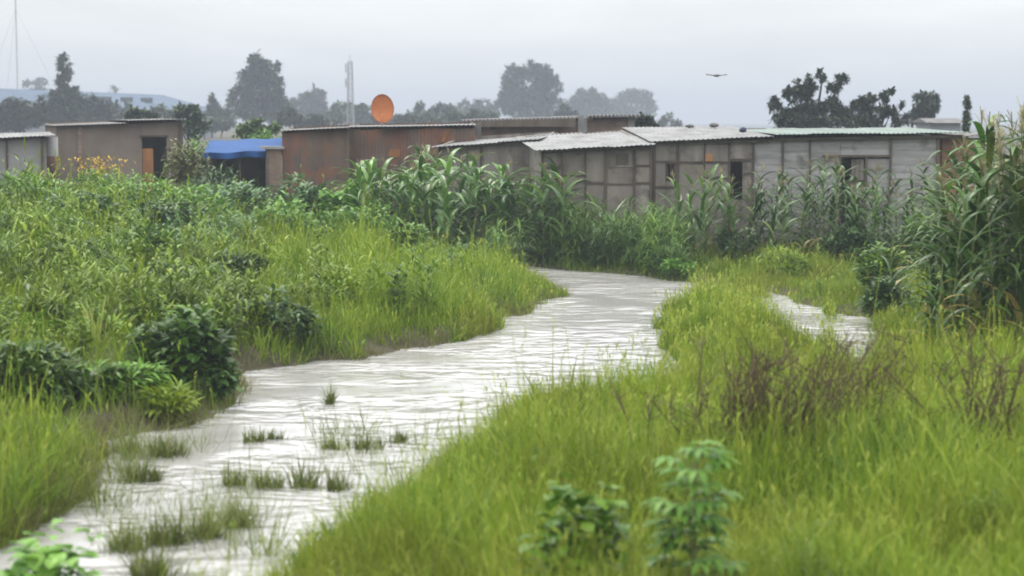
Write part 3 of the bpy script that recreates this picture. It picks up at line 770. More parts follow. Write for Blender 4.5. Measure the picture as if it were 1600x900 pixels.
g = Geo().box(X(765), X(775), -.03, -.002, f.z(770, 202), f.z(770, 193)); build('vent', g, M['vent'], rt, False)
# leaning dark sheet between rusty shack and brick house
f2 = Frame(712, 51.5, 748, 51.8)
g = Geo().hexa([(0, 0, 0), (f2.len, 0, 0), (f2.len, .05, 0), (0, .05, 0), (.05, .25, f2.z(712, 208)), (f2.len, .25, f2.z(748, 190)), (f2.len, .3, f2.z(748, 190)), (.05, .3, f2.z(712, 208))])
tag(build('scrap_sheet', g, M['zinc_dark'], None, False, (f2.a[0], f2.a[1], f2.z0)), 'dark scrap metal sheet leaning between the rusty shack and the brick house', 'metal sheet')

# satellite dish
b_ = At(597, 171, 50.6); zr_ = RUSTY.z0 + RUSTY.z(597, 199) + .06
rt = empty('satellite_dish', 'orange rusty oval satellite dish on the roof of the rusty shack', 'dish', (b_[0], b_[1], zr_))
hc = b_[2] - zr_
g = Geo(); V = []; nr, na = 6, 32
for sgn in (0, 1):
    for i in range(nr + 1):
        for j in range(na):
            rr_ = max(i / nr, .001); a = 2 * math.pi * j / na
            V.append((.305 * rr_ * math.cos(a), -.10 * rr_ ** 2 + .018 * sgn, .39 * rr_ * math.sin(a)))
for sgn in (0, 1):
    o0 = sgn * (nr + 1) * na
    q = [(o0 + i * na + j, o0 + i * na + (j + 1) % na, o0 + (i + 1) * na + (j + 1) % na, o0 + (i + 1) * na + j) for i in range(nr) for j in range(na)]
    g.q.append(np.array(q) if sgn else np.array(q)[:, ::-1])
off = (nr + 1) * na; e0 = nr * na
g.q.append(np.array([(e0 + j, e0 + (j + 1) % na, off + e0 + (j + 1) % na, off + e0 + j) for j in range(na)]))
g2 = Geo().add(V, np.vstack(g.q), .5)
o_ = build('reflector', g2, M['dish'], rt); o_.location = (0, 0, hc); o_.rotation_euler = (R(-14), 0, R(12))
g = Geo().tube([(0, .05, -.05), (0, .06, hc - .05)], .028, 8); build('mast', g, M['steel'], rt)
g = Geo().tube([(.02, -.02, hc - .37), (.03, -.3, hc - .25)], .016, 6); arm_ = build('feed_arm', g, M['dish'], rt)
g = Geo().tube([(.03, -.29, hc - .28), (.03, -.33, hc - .12)], [.03, .035], 8); build('feed_horn', g, M['dish'], arm_)

# things lying on the roofs
def on_roof(name, label, cat, u, v, Y, g, mat):
    p = At(u, v, Y)
    return tag(build(name, g, mat, None, True, tuple(p)), label, cat)
def rock(rx, ry, rz, seed):
    g = Geo(); rg = np.random.default_rng(seed); n, k = 10, 6; V = []
    for i in range(k + 1):
        th = math.pi * min(max(i / k, .02), .98)
        for j in range(n):
            a = 2 * math.pi * j / n; s = 1 + .22 * math.sin(3 * a + i + seed) * rg.uniform(.5, 1)
            V.append((rx * s * math.sin(th) * math.cos(a), ry * s * math.sin(th) * math.sin(a), rz * (1 - math.cos(th)) * .5 * (1 + .1 * s)))
    q = [(i * n + j, i * n + (j + 1) % n, (i + 1) * n + (j + 1) % n, (i + 1) * n + j) for i in range(k) for j in range(n)]
    return g.add(V, q, .5)
on_roof('cloth_bundle', 'dark blue bundle lying where the pale and greenish roofs meet', 'bundle', 1161, 208, 46, rock(.09, .12, .13, 3), M['cloth'])
on_roof('stone', 'dark stone weighing down the pale roof, left of the dark blue bundle', 'stone', 1115, 199.5, 48, rock(.12, .12, .11, 5), M['stone'])
on_roof('stone', 'flat dark stone on the back edge of the pale roof near the round bush', 'stone', 1078, 199.5, 48.6, rock(.12, .1, .08, 8), M['stone'])

# far blue-roofed hut
f = Frame(1452, 88, 1500, 88); X = f.x
rt = f.root('far_hut', 'small distant hut with a low grey roof beside the narrow cypress', 'hut')
build('wall', Geo().box(0, f.len, 0, 3, 0, f.z(1475, 192)), M['shed_wall'], rt, False)
zz_ = f.z(1475, 191.5)
build('roof', Geo().hexa([(-.2, -.3, zz_), (f.len + .2, -.3, zz_), (f.len + .2, 3.3, zz_), (-.2, 3.3, zz_), (-.2, 1.4, zz_ + .2), (f.len + .2, 1.4, zz_ + .2), (f.len + .2, 1.6, zz_ + .2), (-.2, 1.6, zz_ + .2)]), M['zinc_dark'], rt, False)

# distant warehouse
f = Frame(-160, 205, 334, 250); X = f.x
rt = f.root('warehouse', 'distant long warehouse with a wide pale blue grey roof', 'warehouse')
ze = lambda u: f.z(u, 173 + (176 - 173) * (u + 160) / 494)
zr_l, zr_r = f.z(-160, 131, 9), f.z(334, 150.5, 9)
zl_, zrr = ze(-160), ze(334)
build('wall', Geo().hexa([(0, 0, 0), (f.len, 0, 0), (f.len, 18, 0), (0, 18, 0), (0, 0, zl_), (f.len, 0, zrr), (f.len, 18, zrr), (0, 18, zl_)]), M['shed_wall'], rt, False)
rg_ = Geo()
rg_.hexa([(-.5, -.8, zl_ - .05), (f.len + .5, -.8, zrr - .05), (f.len + .5, 9, zr_r - .05), (-.5, 9, zr_l - .05), (-.5, -.8, zl_ + .2), (f.len + .5, -.8, zrr + .2), (f.len + .5, 9, zr_r + .2), (-.5, 9, zr_l + .2)])
rg_.hexa([(-.5, 9.001, zr_l - .05), (f.len + .5, 9.001, zr_r - .05), (f.len + .5, 18.8, zrr - .05), (-.5, 18.8, zl_ - .05), (-.5, 9.001, zr_l + .2), (f.len + .5, 9.001, zr_r + .2), (f.len + .5, 18.8, zrr + .2), (-.5, 18.8, zl_ + .2)])
build('roof', rg_, M['shed_roof'], rt, False)
for u in (206, 239, 270):
    x_ = X(u); s = (161.5 - 150) / (176 - 150); y_ = 4.2; t = x_ / f.len
    zz_ = (zl_ + (zr_l - zl_) * (y_ + .8) / 9.8) * (1 - t) + (zrr + (zr_r - zrr) * (y_ + .8) / 9.8) * t + .2
    build('roof_vent', Geo().box(x_ - .6, x_ + .6, y_ - .5, y_ + .5, zz_ - .1, zz_ + .5), M['vent'], rt, False)

# masts and tower
def lattice(base, top_z, w0, w1, nseg, rad):
    g = Geo(); h = top_z - base[2]
    c = lambda i, k: np.array([(w0 + (w1 - w0) * i / nseg) / 2 * (1 if k in (0, 3) else -1), (w0 + (w1 - w0) * i / nseg) / 2 * (1 if k < 2 else -1), h * i / nseg])
    for k in range(4): g.tube([c(0, k), c(nseg, k)], rad, 5)
    for i in range(nseg):
        for k in range(4):
            g.tube([c(i, k), c(i + 1, (k + 1) % 4)], rad * .6, 4); g.tube([c(i + 1, k), c(i + 1, (k + 1) % 4)], rad * .6, 4)
    return g
b_ = At(547, 96, 260); zg = float(hgt(b_[0], 260))
rt = empty('radio_tower', 'grey lattice radio tower standing behind the distant trees', 'tower', (b_[0], 260, zg))
build('lattice_mast', lattice((0, 0, zg), b_[2], .9, .55, 14, .07), M['steel'], rt, False)
for k, (dx, dz) in enumerate(((-.55, -.9), (-.55, -2.9))):
    build('antenna', Geo().box(dx - .09, dx + .09, -.42, -.3, b_[2] - zg + dz - .6, b_[2] - zg + dz + .6), M['steel'], rt, False)
build('antenna_spike', Geo().tube([(0, 0, b_[2] - zg), (0, 0, b_[2] - zg + .9)], .05, 5), M['steel'], rt)
b_ = At(24, -10, 240); zg = float(hgt(b_[0], 240))
rt = empty('radio_mast', 'very thin tall radio mast rising out of frame above the warehouse', 'mast', (b_[0], 240, zg))
build('pole', Geo().tube([(0, 0, 0), (0, 0, b_[2] - zg + .5)], [.13, .1], 6), M['steel'], rt)
for dx, dy in ((7, 3), (-7, 3), (0, -8)): build('guy_wire', Geo().tube([(0, 0, (b_[2] - zg) * .9), (dx, dy, 0)], .012, 4), M['steel'], rt)

# gliding bird
p = At(1120, 118, 55)
rt = empty('bird', 'dark bird gliding with spread wings in the grey sky', 'bird', tuple(p), R(8))
g = Geo()
sec = [(-.30, .03, .02, .06), (-.2, .02, .012, .10), (-.1, .005, .018, .13), (-.03, 0, .04, .2), (.03, 0, .04, .2), (.1, .005, .018, .13), (.2, .02, .012, .10), (.30, .03, .02, .06)]
V = []; 
for x_, z_, th, ch in sec:
    for k in range(8):
        a = 2 * math.pi * k / 8
        V.append((x_, ch * math.cos(a) * .6 + abs(x_) * .15, z_ + th * math.sin(a)))
g.add(V, [(i * 8 + k, i * 8 + (k + 1) % 8, (i + 1) * 8 + (k + 1) % 8, (i + 1) * 8 + k) for i in range(7) for k in range(8)], .5)
g.tube([(0, -.2, .005), (0, -.12, .012), (0, 0, 0), (0, .14, 0), (0, .24, 0)], [.012, .03, .045, .03, .01], 8)
build('body', g, M['feather'], rt)

# ------------------------------------------------------------------ trees
def tree(label, u, Y, blobs, mat, nleaf=2600, leaf=.34, seed=0, base_u=None, name='tree', group='trees beyond the shacks', trunk_r=None):
    """blobs: (u, v, half width px, half height px) of the crown's masses as seen at depth Y"""
    rg = np.random.default_rng(seed)
    if Y > 105: Y, leaf = Y * 1.6, leaf * 1.6
    s = Y / F
    bx = At(base_u or u, HORIZON, Y)[0]; zg = float(hgt(bx, Y))
    rt = empty(name, label, 'tree', (bx, Y, zg), 0, group)
    C = []; 
    for (bu, bv, hw, hh) in blobs:
        p = At(bu, bv, Y + rg.uniform(-.4, .4) * hw * s)
        C.append((p[0] - bx, p[1] - Y, p[2] - zg, hw * s, hw * s * .9, hh * s))
    C = np.array(C); vol = (C[:, 3] * C[:, 5]) ** .9
    # leafy clumps on the surface of each mass
    pts = []; nr = []
    per = np.maximum(40, (nleaf * vol / vol.sum()).astype(int))
    for c, k in zip(C, per):
        ncl = max(7, k // 45)
        d = rg.normal(size=(ncl, 3)); d /= np.linalg.norm(d, axis=1)[:, None]
        cc = c[:3] + d * c[3:6] * rg.uniform(.45, .98, (ncl, 1))
        w = rg.integers(ncl, size=k)
        q = rg.normal(size=(k, 3)); q /= np.linalg.norm(q, axis=1)[:, None]
        rad = np.array([c[3], c[4], c[5]]) * .36
        pts.append(cc[w] + q * rad * rg.uniform(.3, 1, (k, 1)) ** .6)
        nr.append(np.clip(rg.random(ncl)[w] * .6 + rg.random(k) * .4, 0, 1))
    pts = np.vstack(pts); nr = np.concatenate(nr); k = len(pts)
    pts[:, 2] = np.maximum(pts[:, 2], .1)
    ls = leaf * rg.uniform(.6, 1.4, k)
    v, q, ix = ribbons(pts, ls, rg.uniform(0, 6.28, k), rg.uniform(.3, 2.2, k), rg.uniform(.2, 1.2, k), ls * .55, 2, 'leaf', .25)
    build('crown', Geo().add(v, q, nr[ix]), mat, rt)
    g = Geo(); top = C[:, 2].max(); tr = trunk_r or max(.09, top * .025)
    main = C[np.argmax(C[:, 2])]
    g.tube([(0, 0, -.1), (main[0] * .2, 0, top * .35), (main[0] * .7, main[1] * .6, top * .75), (main[0], main[1], top)], [tr, tr * .8, tr * .5, tr * .2], 7)
    for c in C:
        z0 = min(top * .4, c[2] * .6); g.tube([(main[0] * .25, 0, z0), (c[0] * .6, c[1] * .5, (z0 + c[2]) / 2), (c[0], c[1], c[2])], [tr * .5, tr * .35, tr * .12], 5)
    build('trunk', g, M['bark'], rt)
    return rt

def col_blobs(u, vt, vb, w0, w1, n, seed):
    rg = np.random.default_rng(seed)
    return [(u + rg.uniform(-.3, .3) * w0, vt + (vb - vt) * (i + .5) / n, (w0 + (w1 - w0) * (i / max(1, n - 1)) ** .8) * rg.uniform(.85, 1.15), (vb - vt) / n * .85) for i in range(n)]

# left group
tree('tall ragged dark conifer with a narrow crown, tallest above the mud house', 100, 118, [(100, 97, 9, 13), (103, 114, 10, 12), (98, 130, 12, 12), (100, 148, 19, 14), (90, 160, 22, 18), (115, 162, 20, 16), (100, 182, 34, 20), (84, 148, 6, 12), (117, 142, 6, 10)], M['tree_dark'], 4200, .3, 1, name='conifer_tree')
tree('broad dark tree clump at the far left edge above the pale shed', 25, 112, [(-5, 182, 24, 20), (18, 170, 14, 18), (35, 185, 24, 20), (55, 178, 18, 18), (15, 192, 30, 14)], M['tree_dark'], 3000, .3, 2)
tree('dark rounded tree standing right of the ragged conifer', 148, 122, [(145, 168, 17, 18), (158, 184, 26, 18), (135, 188, 22, 16)], M['tree_dark'], 2400, .3, 3)
tree('grey green rounded tree in front of the warehouse wall', 183, 140, [(183, 172, 17, 14), (180, 186, 24, 12)], M['tree_mid'], 1500, .34, 4)
tree('small green bushy tree rising behind the mud house roof', 222, 100, [(218, 178, 18, 10), (232, 184, 12, 10), (208, 186, 14, 9)], M['tree_mid'], 1700, .28, 5)
tree('tiny far tree topping the warehouse roofline left of the conifer', 56, 300, [(50, 133, 14, 9), (64, 130, 10, 8), (56, 150, 24, 14), (56, 175, 26, 20)], M['tree_mid'], 1400, .6, 6)
tree('tiny round far tree peeping over the warehouse ridge', 180, 310, [(180, 138, 8, 6), (180, 150, 12, 10), (180, 172, 20, 20)], M['tree_mid'], 900, .6, 7)
tree('light green tree between mud house and blue tarpaulin, low crown', 295, 92, [(292, 178, 18, 14), (305, 190, 18, 16), (280, 192, 14, 14), (300, 204, 26, 12)], M['tree_mid'], 2200, .26, 8)
tree('pointed dark conifer at the right end of the warehouse', 331, 150, [(331, 157, 6, 8), (331, 168, 10, 10), (331, 182, 16, 12)], M['tree_mid'], 1200, .32, 9, name='conifer_tree')
tree('hazy low tree filling the gap left of the great rounded tree', 345, 150, [(338, 186, 22, 16), (352, 178, 16, 18), (322, 194, 22, 12)], M['tree_mid'], 1800, .36, 10)
tree('great tall hazy tree with a rounded crown right of the warehouse', 404, 160, [(404, 96, 16, 14), (392, 106, 20, 16), (418, 106, 18, 16), (384, 124, 24, 18), (405, 122, 24, 20), (426, 128, 22, 18), (375, 146, 20, 18), (400, 148, 30, 22), (430, 152, 22, 22), (392, 172, 36, 22), (425, 176, 28, 20), (364, 150, 8, 6), (446, 165, 10, 12)], M['tree_mid'], 7500, .42, 11)
tree('pale hazy tree just right of the great tall tree', 486, 230, [(494, 150, 18, 13), (474, 156, 18, 12), (462, 166, 14, 14), (486, 170, 30, 16), (505, 168, 14, 16), (484, 188, 36, 14)], M['tree_mid'], 3200, .55, 12)
tree('dark low tree at the foot of the lattice tower', 545, 170, [(535, 172, 18, 12), (555, 170, 14, 11), (545, 184, 34, 12), (575, 182, 18, 12), (515, 184, 16, 14)], M['tree_mid'], 2600, .4, 13)
tree('bright green low tree behind the blue tarpaulin', 395, 78, [(380, 202, 18, 10), (400, 198, 20, 10), (424, 202, 16, 9), (400, 210, 36, 10)], M['tree_light'], 2200, .2, 14)
tree('dark low tree behind the orange dish', 612, 150, [(600, 188, 20, 10), (625, 190, 18, 9), (580, 190, 14, 9)], M['tree_mid'], 1500, .32, 15)
tree('dark thin topped tree left of the dark roofed brick house', 655, 170, [(654, 168, 8, 11), (650, 184, 18, 12), (668, 186, 14, 10)], M['tree_mid'], 1500, .34, 16)
tree('low rounded dark tree behind the rusty shack roof', 692, 165, [(690, 172, 20, 12), (705, 178, 16, 12), (680, 184, 26, 12), (715, 188, 20, 10)], M['tree_mid'], 2200, .34, 17)
tree('pale grey tree between the low dark tree and the big crown', 748, 240, [(738, 166, 16, 11), (756, 168, 14, 12), (724, 172, 12, 12), (748, 182, 34, 14), (772, 170, 9, 12)], M['tree_mid'], 2400, .5, 18)
tree('biggest hazy blue tree with a wide twin topped crown over the brick house', 828, 215, [(812, 108, 22, 12), (832, 112, 22, 13), (858, 118, 20, 13), (800, 126, 20, 18), (828, 132, 30, 20), (860, 138, 20, 22), (798, 152, 20, 20), (830, 160, 36, 20), (862, 162, 20, 20), (830, 182, 48, 18), (785, 172, 14, 18)], M['tree_mid'], 7500, .52, 19)
tree('far blue domed tree right of the biggest hazy crown', 924, 285, [(924, 146, 22, 11), (908, 156, 20, 14), (940, 158, 20, 14), (925, 172, 40, 18), (895, 174, 14, 10)], M['tree_mid'], 3200, .62, 20)
tree('far pale blue spreading tree, rightmost of the hazy row over the brick house', 990, 320, [(986, 150, 22, 10), (1004, 156, 18, 13), (972, 158, 16, 13), (990, 172, 36, 18), (1016, 168, 9, 9)], M['tree_mid'], 3200, .68, 21)
tree('dark green bush crown right behind the brick house roof end', 1010, 66, [(1006, 190, 13, 9), (1018, 194, 12, 8), (1000, 198, 12, 10)], M['tree_dark'], 1500, .15, 22)
tree('faint round shrub on the skyline above the pale roof', 1042, 170, [(1042, 185, 13, 10), (1054, 192, 14, 8), (1032, 194, 12, 8)], M['tree_mid'], 900, .3, 23)
tree('large dark tree with ragged open crown behind the long plank shack', 1262, 82, [(1258, 136, 18, 16), (1250, 152, 20, 16), (1286, 118, 9, 9), (1314, 122, 10, 10), (1302, 138, 13, 10), (1232, 146, 9, 9), (1212, 166, 11, 12), (1226, 184, 22, 14), (1262, 176, 30, 18), (1298, 166, 18, 16), (1316, 180, 22, 14), (1280, 192, 60, 12), (1240, 190, 30, 14)], M['tree_dark'], 7500, .2, 24)
tree('dark sparse tree just right of the large ragged tree', 1362, 84, [(1356, 156, 14, 11), (1342, 170, 16, 14), (1390, 142, 8, 6), (1381, 154, 7, 8), (1366, 178, 24, 14), (1392, 176, 14, 12), (1404, 188, 14, 10), (1410, 166, 6, 5), (1350, 192, 34, 10)], M['tree_dark'], 4200, .18, 25)
tree('blunt topped bluish dark tree right of the sparse tree', 1446, 105, [(1440, 150, 14, 9), (1456, 152, 12, 10), (1444, 168, 22, 14), (1456, 170, 12, 18), (1438, 184, 22, 14)], M['tree_dark'], 2800, .24, 26)
tree('narrow upright cypress above the roof end near the plumed reeds', 1511, 70, col_blobs(1511, 148, 205, 3, 7, 6, 27), M['tree_mid'], 1300, .13, 27, name='cypress_tree')

for (u, Y, bl, mt, lab) in (
    (262, 118, [(250, 182, 20, 14), (275, 184, 20, 13), (262, 192, 34, 10)], 'tree_mid', 'low dark tree between the mud house roof and the blue tarpaulin'),
    (320, 135, [(312, 188, 20, 12), (345, 192, 22, 10), (330, 196, 30, 8)], 'tree_mid', 'low dark undergrowth tree under the pointed conifer'),
    (460, 120, [(448, 186, 18, 12), (475, 188, 20, 10), (505, 190, 22, 10)], 'tree_dark', 'low dark tree filling the foot of the pale hazy tree'),
    (645, 135, [(632, 190, 16, 10), (655, 192, 18, 8), (672, 190, 16, 9)], 'tree_dark', 'low dark bushy tree directly right of the dish'),
    (730, 130, [(715, 184, 18, 10), (742, 186, 20, 10), (766, 186, 18, 10)], 'tree_mid', 'low dark tree before the pale grey tree, left of the biggest crown'),
    (882, 150, [(878, 176, 14, 12), (895, 184, 18, 10), (868, 186, 16, 9)], 'tree_mid', 'low tree in the notch between the biggest crown and the domed tree'),
    (40, 118, [(8, 166, 12, 14), (28, 178, 26, 18), (62, 172, 14, 18), (50, 188, 34, 12)], 'tree_dark', 'dark spiky topped tree between the left edge and the ragged conifer')):
    tree(lab, u, Y, bl, M[mt], 1900, .3, 700 + u)

# ------------------------------------------------------------------ plants: makers
def maize_parts(h, seed, leafw=.075, nl=11, leafL=.75, droop=1.0, tassel=True):
    rg = np.random.default_rng(seed)
    g = Geo(); lean = rg.normal(0, .05, 2)
    pts = [(lean[0] * h * t * t, lean[1] * h * t * t, h * t) for t in np.linspace(0, 1, 5)]
    g.tube(pts, [.016, .015, .012, .009, .005], 5)
    t = np.linspace(.1, .93, nl) + rg.normal(0, .02, nl)
    base = np.stack([lean[0] * h * t * t, lean[1] * h * t * t, h * t], -1)
    a0 = rg.uniform(0, 6.28)
    az = a0 + np.arange(nl) * math.pi + rg.normal(0, .55, nl)
    LL = leafL * (.55 + .9 * np.sin(np.pi * (t * .8 + .12))) * rg.uniform(.85, 1.15, nl)
    til = rg.uniform(.25, .6, nl); be = rg.uniform(1.2, 2.3, nl) * droop
    lv = Geo(); v, q, ix = ribbons(base, LL, az, til, be, leafw * rg.uniform(.8, 1.2, nl), 7, 'maize', .35, rg.normal(0, .25, nl))
    lr = rg.beta(2, 2.4, nl) * .82; lr[:3] = np.where(rg.random(3) < .45, 1.0, lr[:3])
    lv.add(v, q, np.clip(lr[ix] + rg.normal(0, .02, len(ix)), 0, 1))
    ts = Geo()
    k = 9; tp = np.tile(np.array(pts[-1]), (k, 1)); 
    v, q, ix = ribbons(tp, rg.uniform(.16, .28, k) * min(1, h / 2), rg.uniform(0, 6.28, k), rg.uniform(.0, .5, k), rg.uniform(.1, .7, k), np.full(k, .014), 3, 'flat')
    ts.add(v, q, rg.random(k)[ix])
    return g, lv, ts

def maize_proto(h, seed, mat, cat_label, group, tassel=True, **kw):
    s, lv, ts = maize_parts(h, seed, **kw)
    rt = empty('maize_plant', cat_label, 'maize plant', (0, 0, 0), 0, group)
    st_ = build('stalk', s, M['stalk'], rt); build('leaves', lv, mat, rt)
    if tassel: build('tassel', ts, M['tassel'], st_)
    return rt

def place(o, x, y, rz, k=1.0, kz=None, sink=.03):
    o.location = (x, y, float(hgt(x, y)) - sink); o.rotation_euler = (0, 0, rz); o.scale = (k, k, kz or k)
    return o

def spread(n, x0, x1, y0, y1, mind, rg, ok=None, tries=6000):
    P_ = []
    for _ in range(tries):
        if len(P_) >= n: break
        x, y = rg.uniform(x0, x1), rg.uniform(y0, y1)
        if ok is not None and not ok(x, y): continue
        if all((x - a) ** 2 + (y - b_) ** 2 > mind ** 2 for a, b_ in P_): P_.append((x, y))
    return P_

def field(pts, protos, rg, k0, k1, label=None, hz_=None):
    used = [False] * len(protos); res = []
    for (x, y) in pts:
        i = rg.integers(len(protos))
        o = protos[i] if not used[i] else copy_tree(protos[i]); used[i] = True
        k = rg.uniform(k0, k1) * (hz_(x, y) if hz_ else 1)
        place(o, x, y, rg.uniform(0, 6.28), k); res.append(o)
    for i, u in enumerate(used):
        if not u:
            for c in list(protos[i].children): bpy.data.objects.remove(c)
            bpy.data.objects.remove(protos[i])
    return res

rgm = np.random.default_rng(11)
Xat = lambda u, Y: At(u, 300, Y)[0]
# dense stand in front of the rusty shack
lab = 'leafy maize plant in the dense stand before the rusty shack'
pr = [maize_proto(1.95, 100 + i, M['maize_leaf'] if i % 3 else M['maize_bright'], lab, 'maize stand before the rusty shack', i % 2 == 0, leafw=.11, nl=15, leafL=.72) for i in range(5)]
ok = lambda x, y: sdf(x, y) > .15 and x / y > (556 - 800) / F and x / y < (885 - 800) / F
field(spread(118, -4.2, 1.6, 41.2, 45.2, .33, rgm, ok), pr, rgm, .74, 1.2, hz_=lambda x, y: 1.0 if x > -2.2 else .82)
# taller few at 1080-1140
lab = 'upright maize plant in the clump before the narrow dark doorway'
pr = [maize_proto(2.05, 140 + i, M['maize_leaf'] if i else M['maize_bright'], lab, 'maize clump before the narrow doorway', i == 1, leafw=.08, nl=12, leafL=.6, droop=.7) for i in range(3)]
ok = lambda x, y: (1066 - 800) / F < x / y < (1150 - 800) / F and sdf(x, y) > .2
field(spread(13, 3.2, 5.4, 40.5, 43.0, .3, rgm, ok), pr, rgm, .72, 1.0)
# thin stand in front of the plank wall
lab = 'thin maize plant with sparse leaves before the plank wall of the long shack'
pr = [maize_proto(2.1, 160 + i, M['maize_dark'] if i % 2 else M['maize_leaf'], lab, 'thin maize row before the plank wall', i != 2, leafw=.08, nl=16, leafL=.62, droop=1.05) for i in range(4)]
ok = lambda x, y: (1170 - 800) / F < x / y < (1462 - 800) / F and snoise(x, y, 2.2) > -.35
field(spread(60, 5, 9.6, 40.4, 43.2, .28, rgm, ok), pr, rgm, .5, 1.08)
# tall dark maize at the right edge
lab = 'tall dark green maize plant with long drooping leaves, at the right edge of the grass'
pr = [maize_proto(2.85, 180 + i, M['maize_dark'] if i % 3 else M['maize_leaf'], lab, 'tall maize at the right edge', True, leafw=.10, nl=17, leafL=.85) for i in range(6)]
ok = lambda x, y: x / y > (1448 - 800) / F + max(0, (25 - y) * .006) and x / y < .34
rgm2 = np.random.default_rng(5)
field(spread(72, 4.8, 9, 23.0, 27.5, .3, rgm2, ok), pr, rgm2, .82, 1.06, hz_=lambda x, y: .66 + .34 * min(1, max(0, (x / y - .215) / .03)))

# yellowed leaves hanging in the maize
def single(name, label, cat, x, y, g, mat, rz=0, group=None, sink=.02):
    o = build(name, g, mat); tag(o, label, cat, group); o.location = (x, y, float(hgt(x, y)) - sink); o.rotation_euler = (0, 0, rz); return o

def blades_geo(n, rad, h0, h1, w, bend, seed, S=5, tilt=.35, prof='grass', soft=False):
    rg = np.random.default_rng(seed)
    a = rg.uniform(0, 6.28, n); r = rad * (np.abs(rg.normal(0, .75, n)) if soft else np.sqrt(rg.random(n)))
    base = np.stack([r * np.cos(a), r * np.sin(a), 0 * a], -1)
    az = a + rg.normal(0, .8, n)
    v, q, ix = ribbons(base, rg.uniform(h0, h1, n), az, np.abs(rg.normal(0, tilt, n)), rg.uniform(.1, bend, n), w * rg.uniform(.6, 1.3, n), S, prof, 0, rg.normal(0, .5, n))
    return Geo().add(v, q, rg.random(n)[ix])

for (u, Y, v, lab) in ((1468, 23.0, 300, 'maize plant with a yellow withered leaf among the dark tall maize'), (1392, 32, 0, 'withered yellow leaf plant beside the round bush near the tall maize')):
    x = At(u, 400, Y)[0]
    rt = empty('maize_plant', lab, 'maize plant', (x, Y, float(hgt(x, Y))), 1.2)
    s, lv, ts = maize_parts(1.5 if Y < 30 else 1.0, 77, .07, 8, .6)
    build('stalk', s, M['stalk'], rt); build('leaves', lv, M['maize_dark'], rt)
    rg = np.random.default_rng(9); k = 4
    vv, q, ix = ribbons(np.array([[0, -.05, .55 + .12 * i] for i in range(k)]), np.full(k, .55), rg.uniform(3.9, 5.4, k), np.full(k, .9), np.full(k, 1.7), np.full(k, .06), 6, 'maize', .2)
    build('dry_leaf', Geo().add(vv, q, rg.random(k)[ix]), M['dry_leaf'], rt)

# pale plumed reeds at the top right corner
rg = np.random.default_rng(31)
lab = 'tall pale plumed reed rising over the dark maize at the right edge'
def reed_parts(h, seed):
    rg = np.random.default_rng(seed)
    g = Geo(); ln = rg.normal(0, .06, 2)
    g.tube([(ln[0] * h * t * t, ln[1] * h * t * t, h * t) for t in np.linspace(0, 1, 5)], [.008, .007, .006, .005, .003], 5)
    k = 60; t = rg.uniform(.74, 1.0, k); base = np.stack([ln[0] * h * t * t, ln[1] * h * t * t, h * t], -1)
    v, q, ix = ribbons(base, rg.uniform(.1, .26, k), rg.uniform(0, 6.28, k), rg.uniform(.1, .6, k), rg.uniform(.1, .9, k), np.full(k, .012), 3, 'flat')
    pl = Geo().add(v, q, rg.random(k)[ix])
    k = 9; t = rg.uniform(.1, .75, k); base = np.stack([ln[0] * h * t * t, ln[1] * h * t * t, h * t], -1)
    v, q, ix = ribbons(base, rg.uniform(.5, .9, k), rg.uniform(0, 6.28, k), rg.uniform(.15, .5, k), rg.uniform(.6, 1.6, k), np.full(k, .025), 5, 'maize')
    return g, pl, Geo().add(v, q, rg.random(k)[ix])
protos = []
for i in range(4):
    a, b_, c = reed_parts(3.1, 300 + i)
    rt = empty('plumed_reed', lab, 'reed', (0, 0, 0), 0, 'plumed reeds over the maize'); protos.append(rt)
    build('stem', a, M['stalk'], rt); build('plume', b_, M['plume'], rt); build('leaves', c, M['bush_brown'], rt)
ok = lambda x, y: x / y > (1552 - 800) / F and x / y < .345
for i, (x, y) in enumerate(spread(38, 5.9, 8.6, 23.2, 25.2, .14, rg, ok)):
    o = protos[i] if i < 4 else copy_tree(protos[i % 4])
    kk = np.clip((x / y - .247) / .022, 0, 1)
    place(o, x, y, rg.uniform(0, 6.28), rg.uniform(.86, .98) + .13 * kk * rg.uniform(.4, 1))

# bushes
def bush_geo(rx, rz, n, leafL, leafW, seed, ncl=9, prof='leaf', droop=(.6, 1.9), fold=.3, S=3):
    rg = np.random.default_rng(seed)
    d = rg.normal(size=(ncl, 3)); d[:, 2] = np.abs(d[:, 2]) * 1.1; d /= np.linalg.norm(d, axis=1)[:, None]
    cc = d * np.array([rx, rx, rz * .62]) * rg.uniform(.45, .8, (ncl, 1)) + np.array([0, 0, rz * .34])
    w = rg.integers(ncl, size=n); q_ = rg.normal(size=(n, 3)); q_ /= np.linalg.norm(q_, axis=1)[:, None]
    p = cc[w] + q_ * np.array([rx, rx, rz * .6]) * .42 * rg.uniform(.3, 1, (n, 1)) ** .5
    p[:, 2] = np.maximum(p[:, 2], .03)
    LL = leafL * rg.uniform(.6, 1.3, n)
    az = np.arctan2(p[:, 1], p[:, 0]) + rg.normal(0, .9, n)
    v, q, ix = ribbons(p, LL, az, rg.uniform(*droop, n), rg.uniform(.1, .9, n), leafW * LL / leafL, S, prof, fold, rg.normal(0, .3, n))
    st = Geo()
    for c in cc: st.tube([(0, 0, 0), (c[0] * .35, c[1] * .35, c[2] * .5), tuple(c)], [.014, .010, .004], 5)
    return Geo().add(v, q, np.clip(rg.random(ncl)[w] * .45 + rg.random(n) * .55, 0, 1)[ix]), st

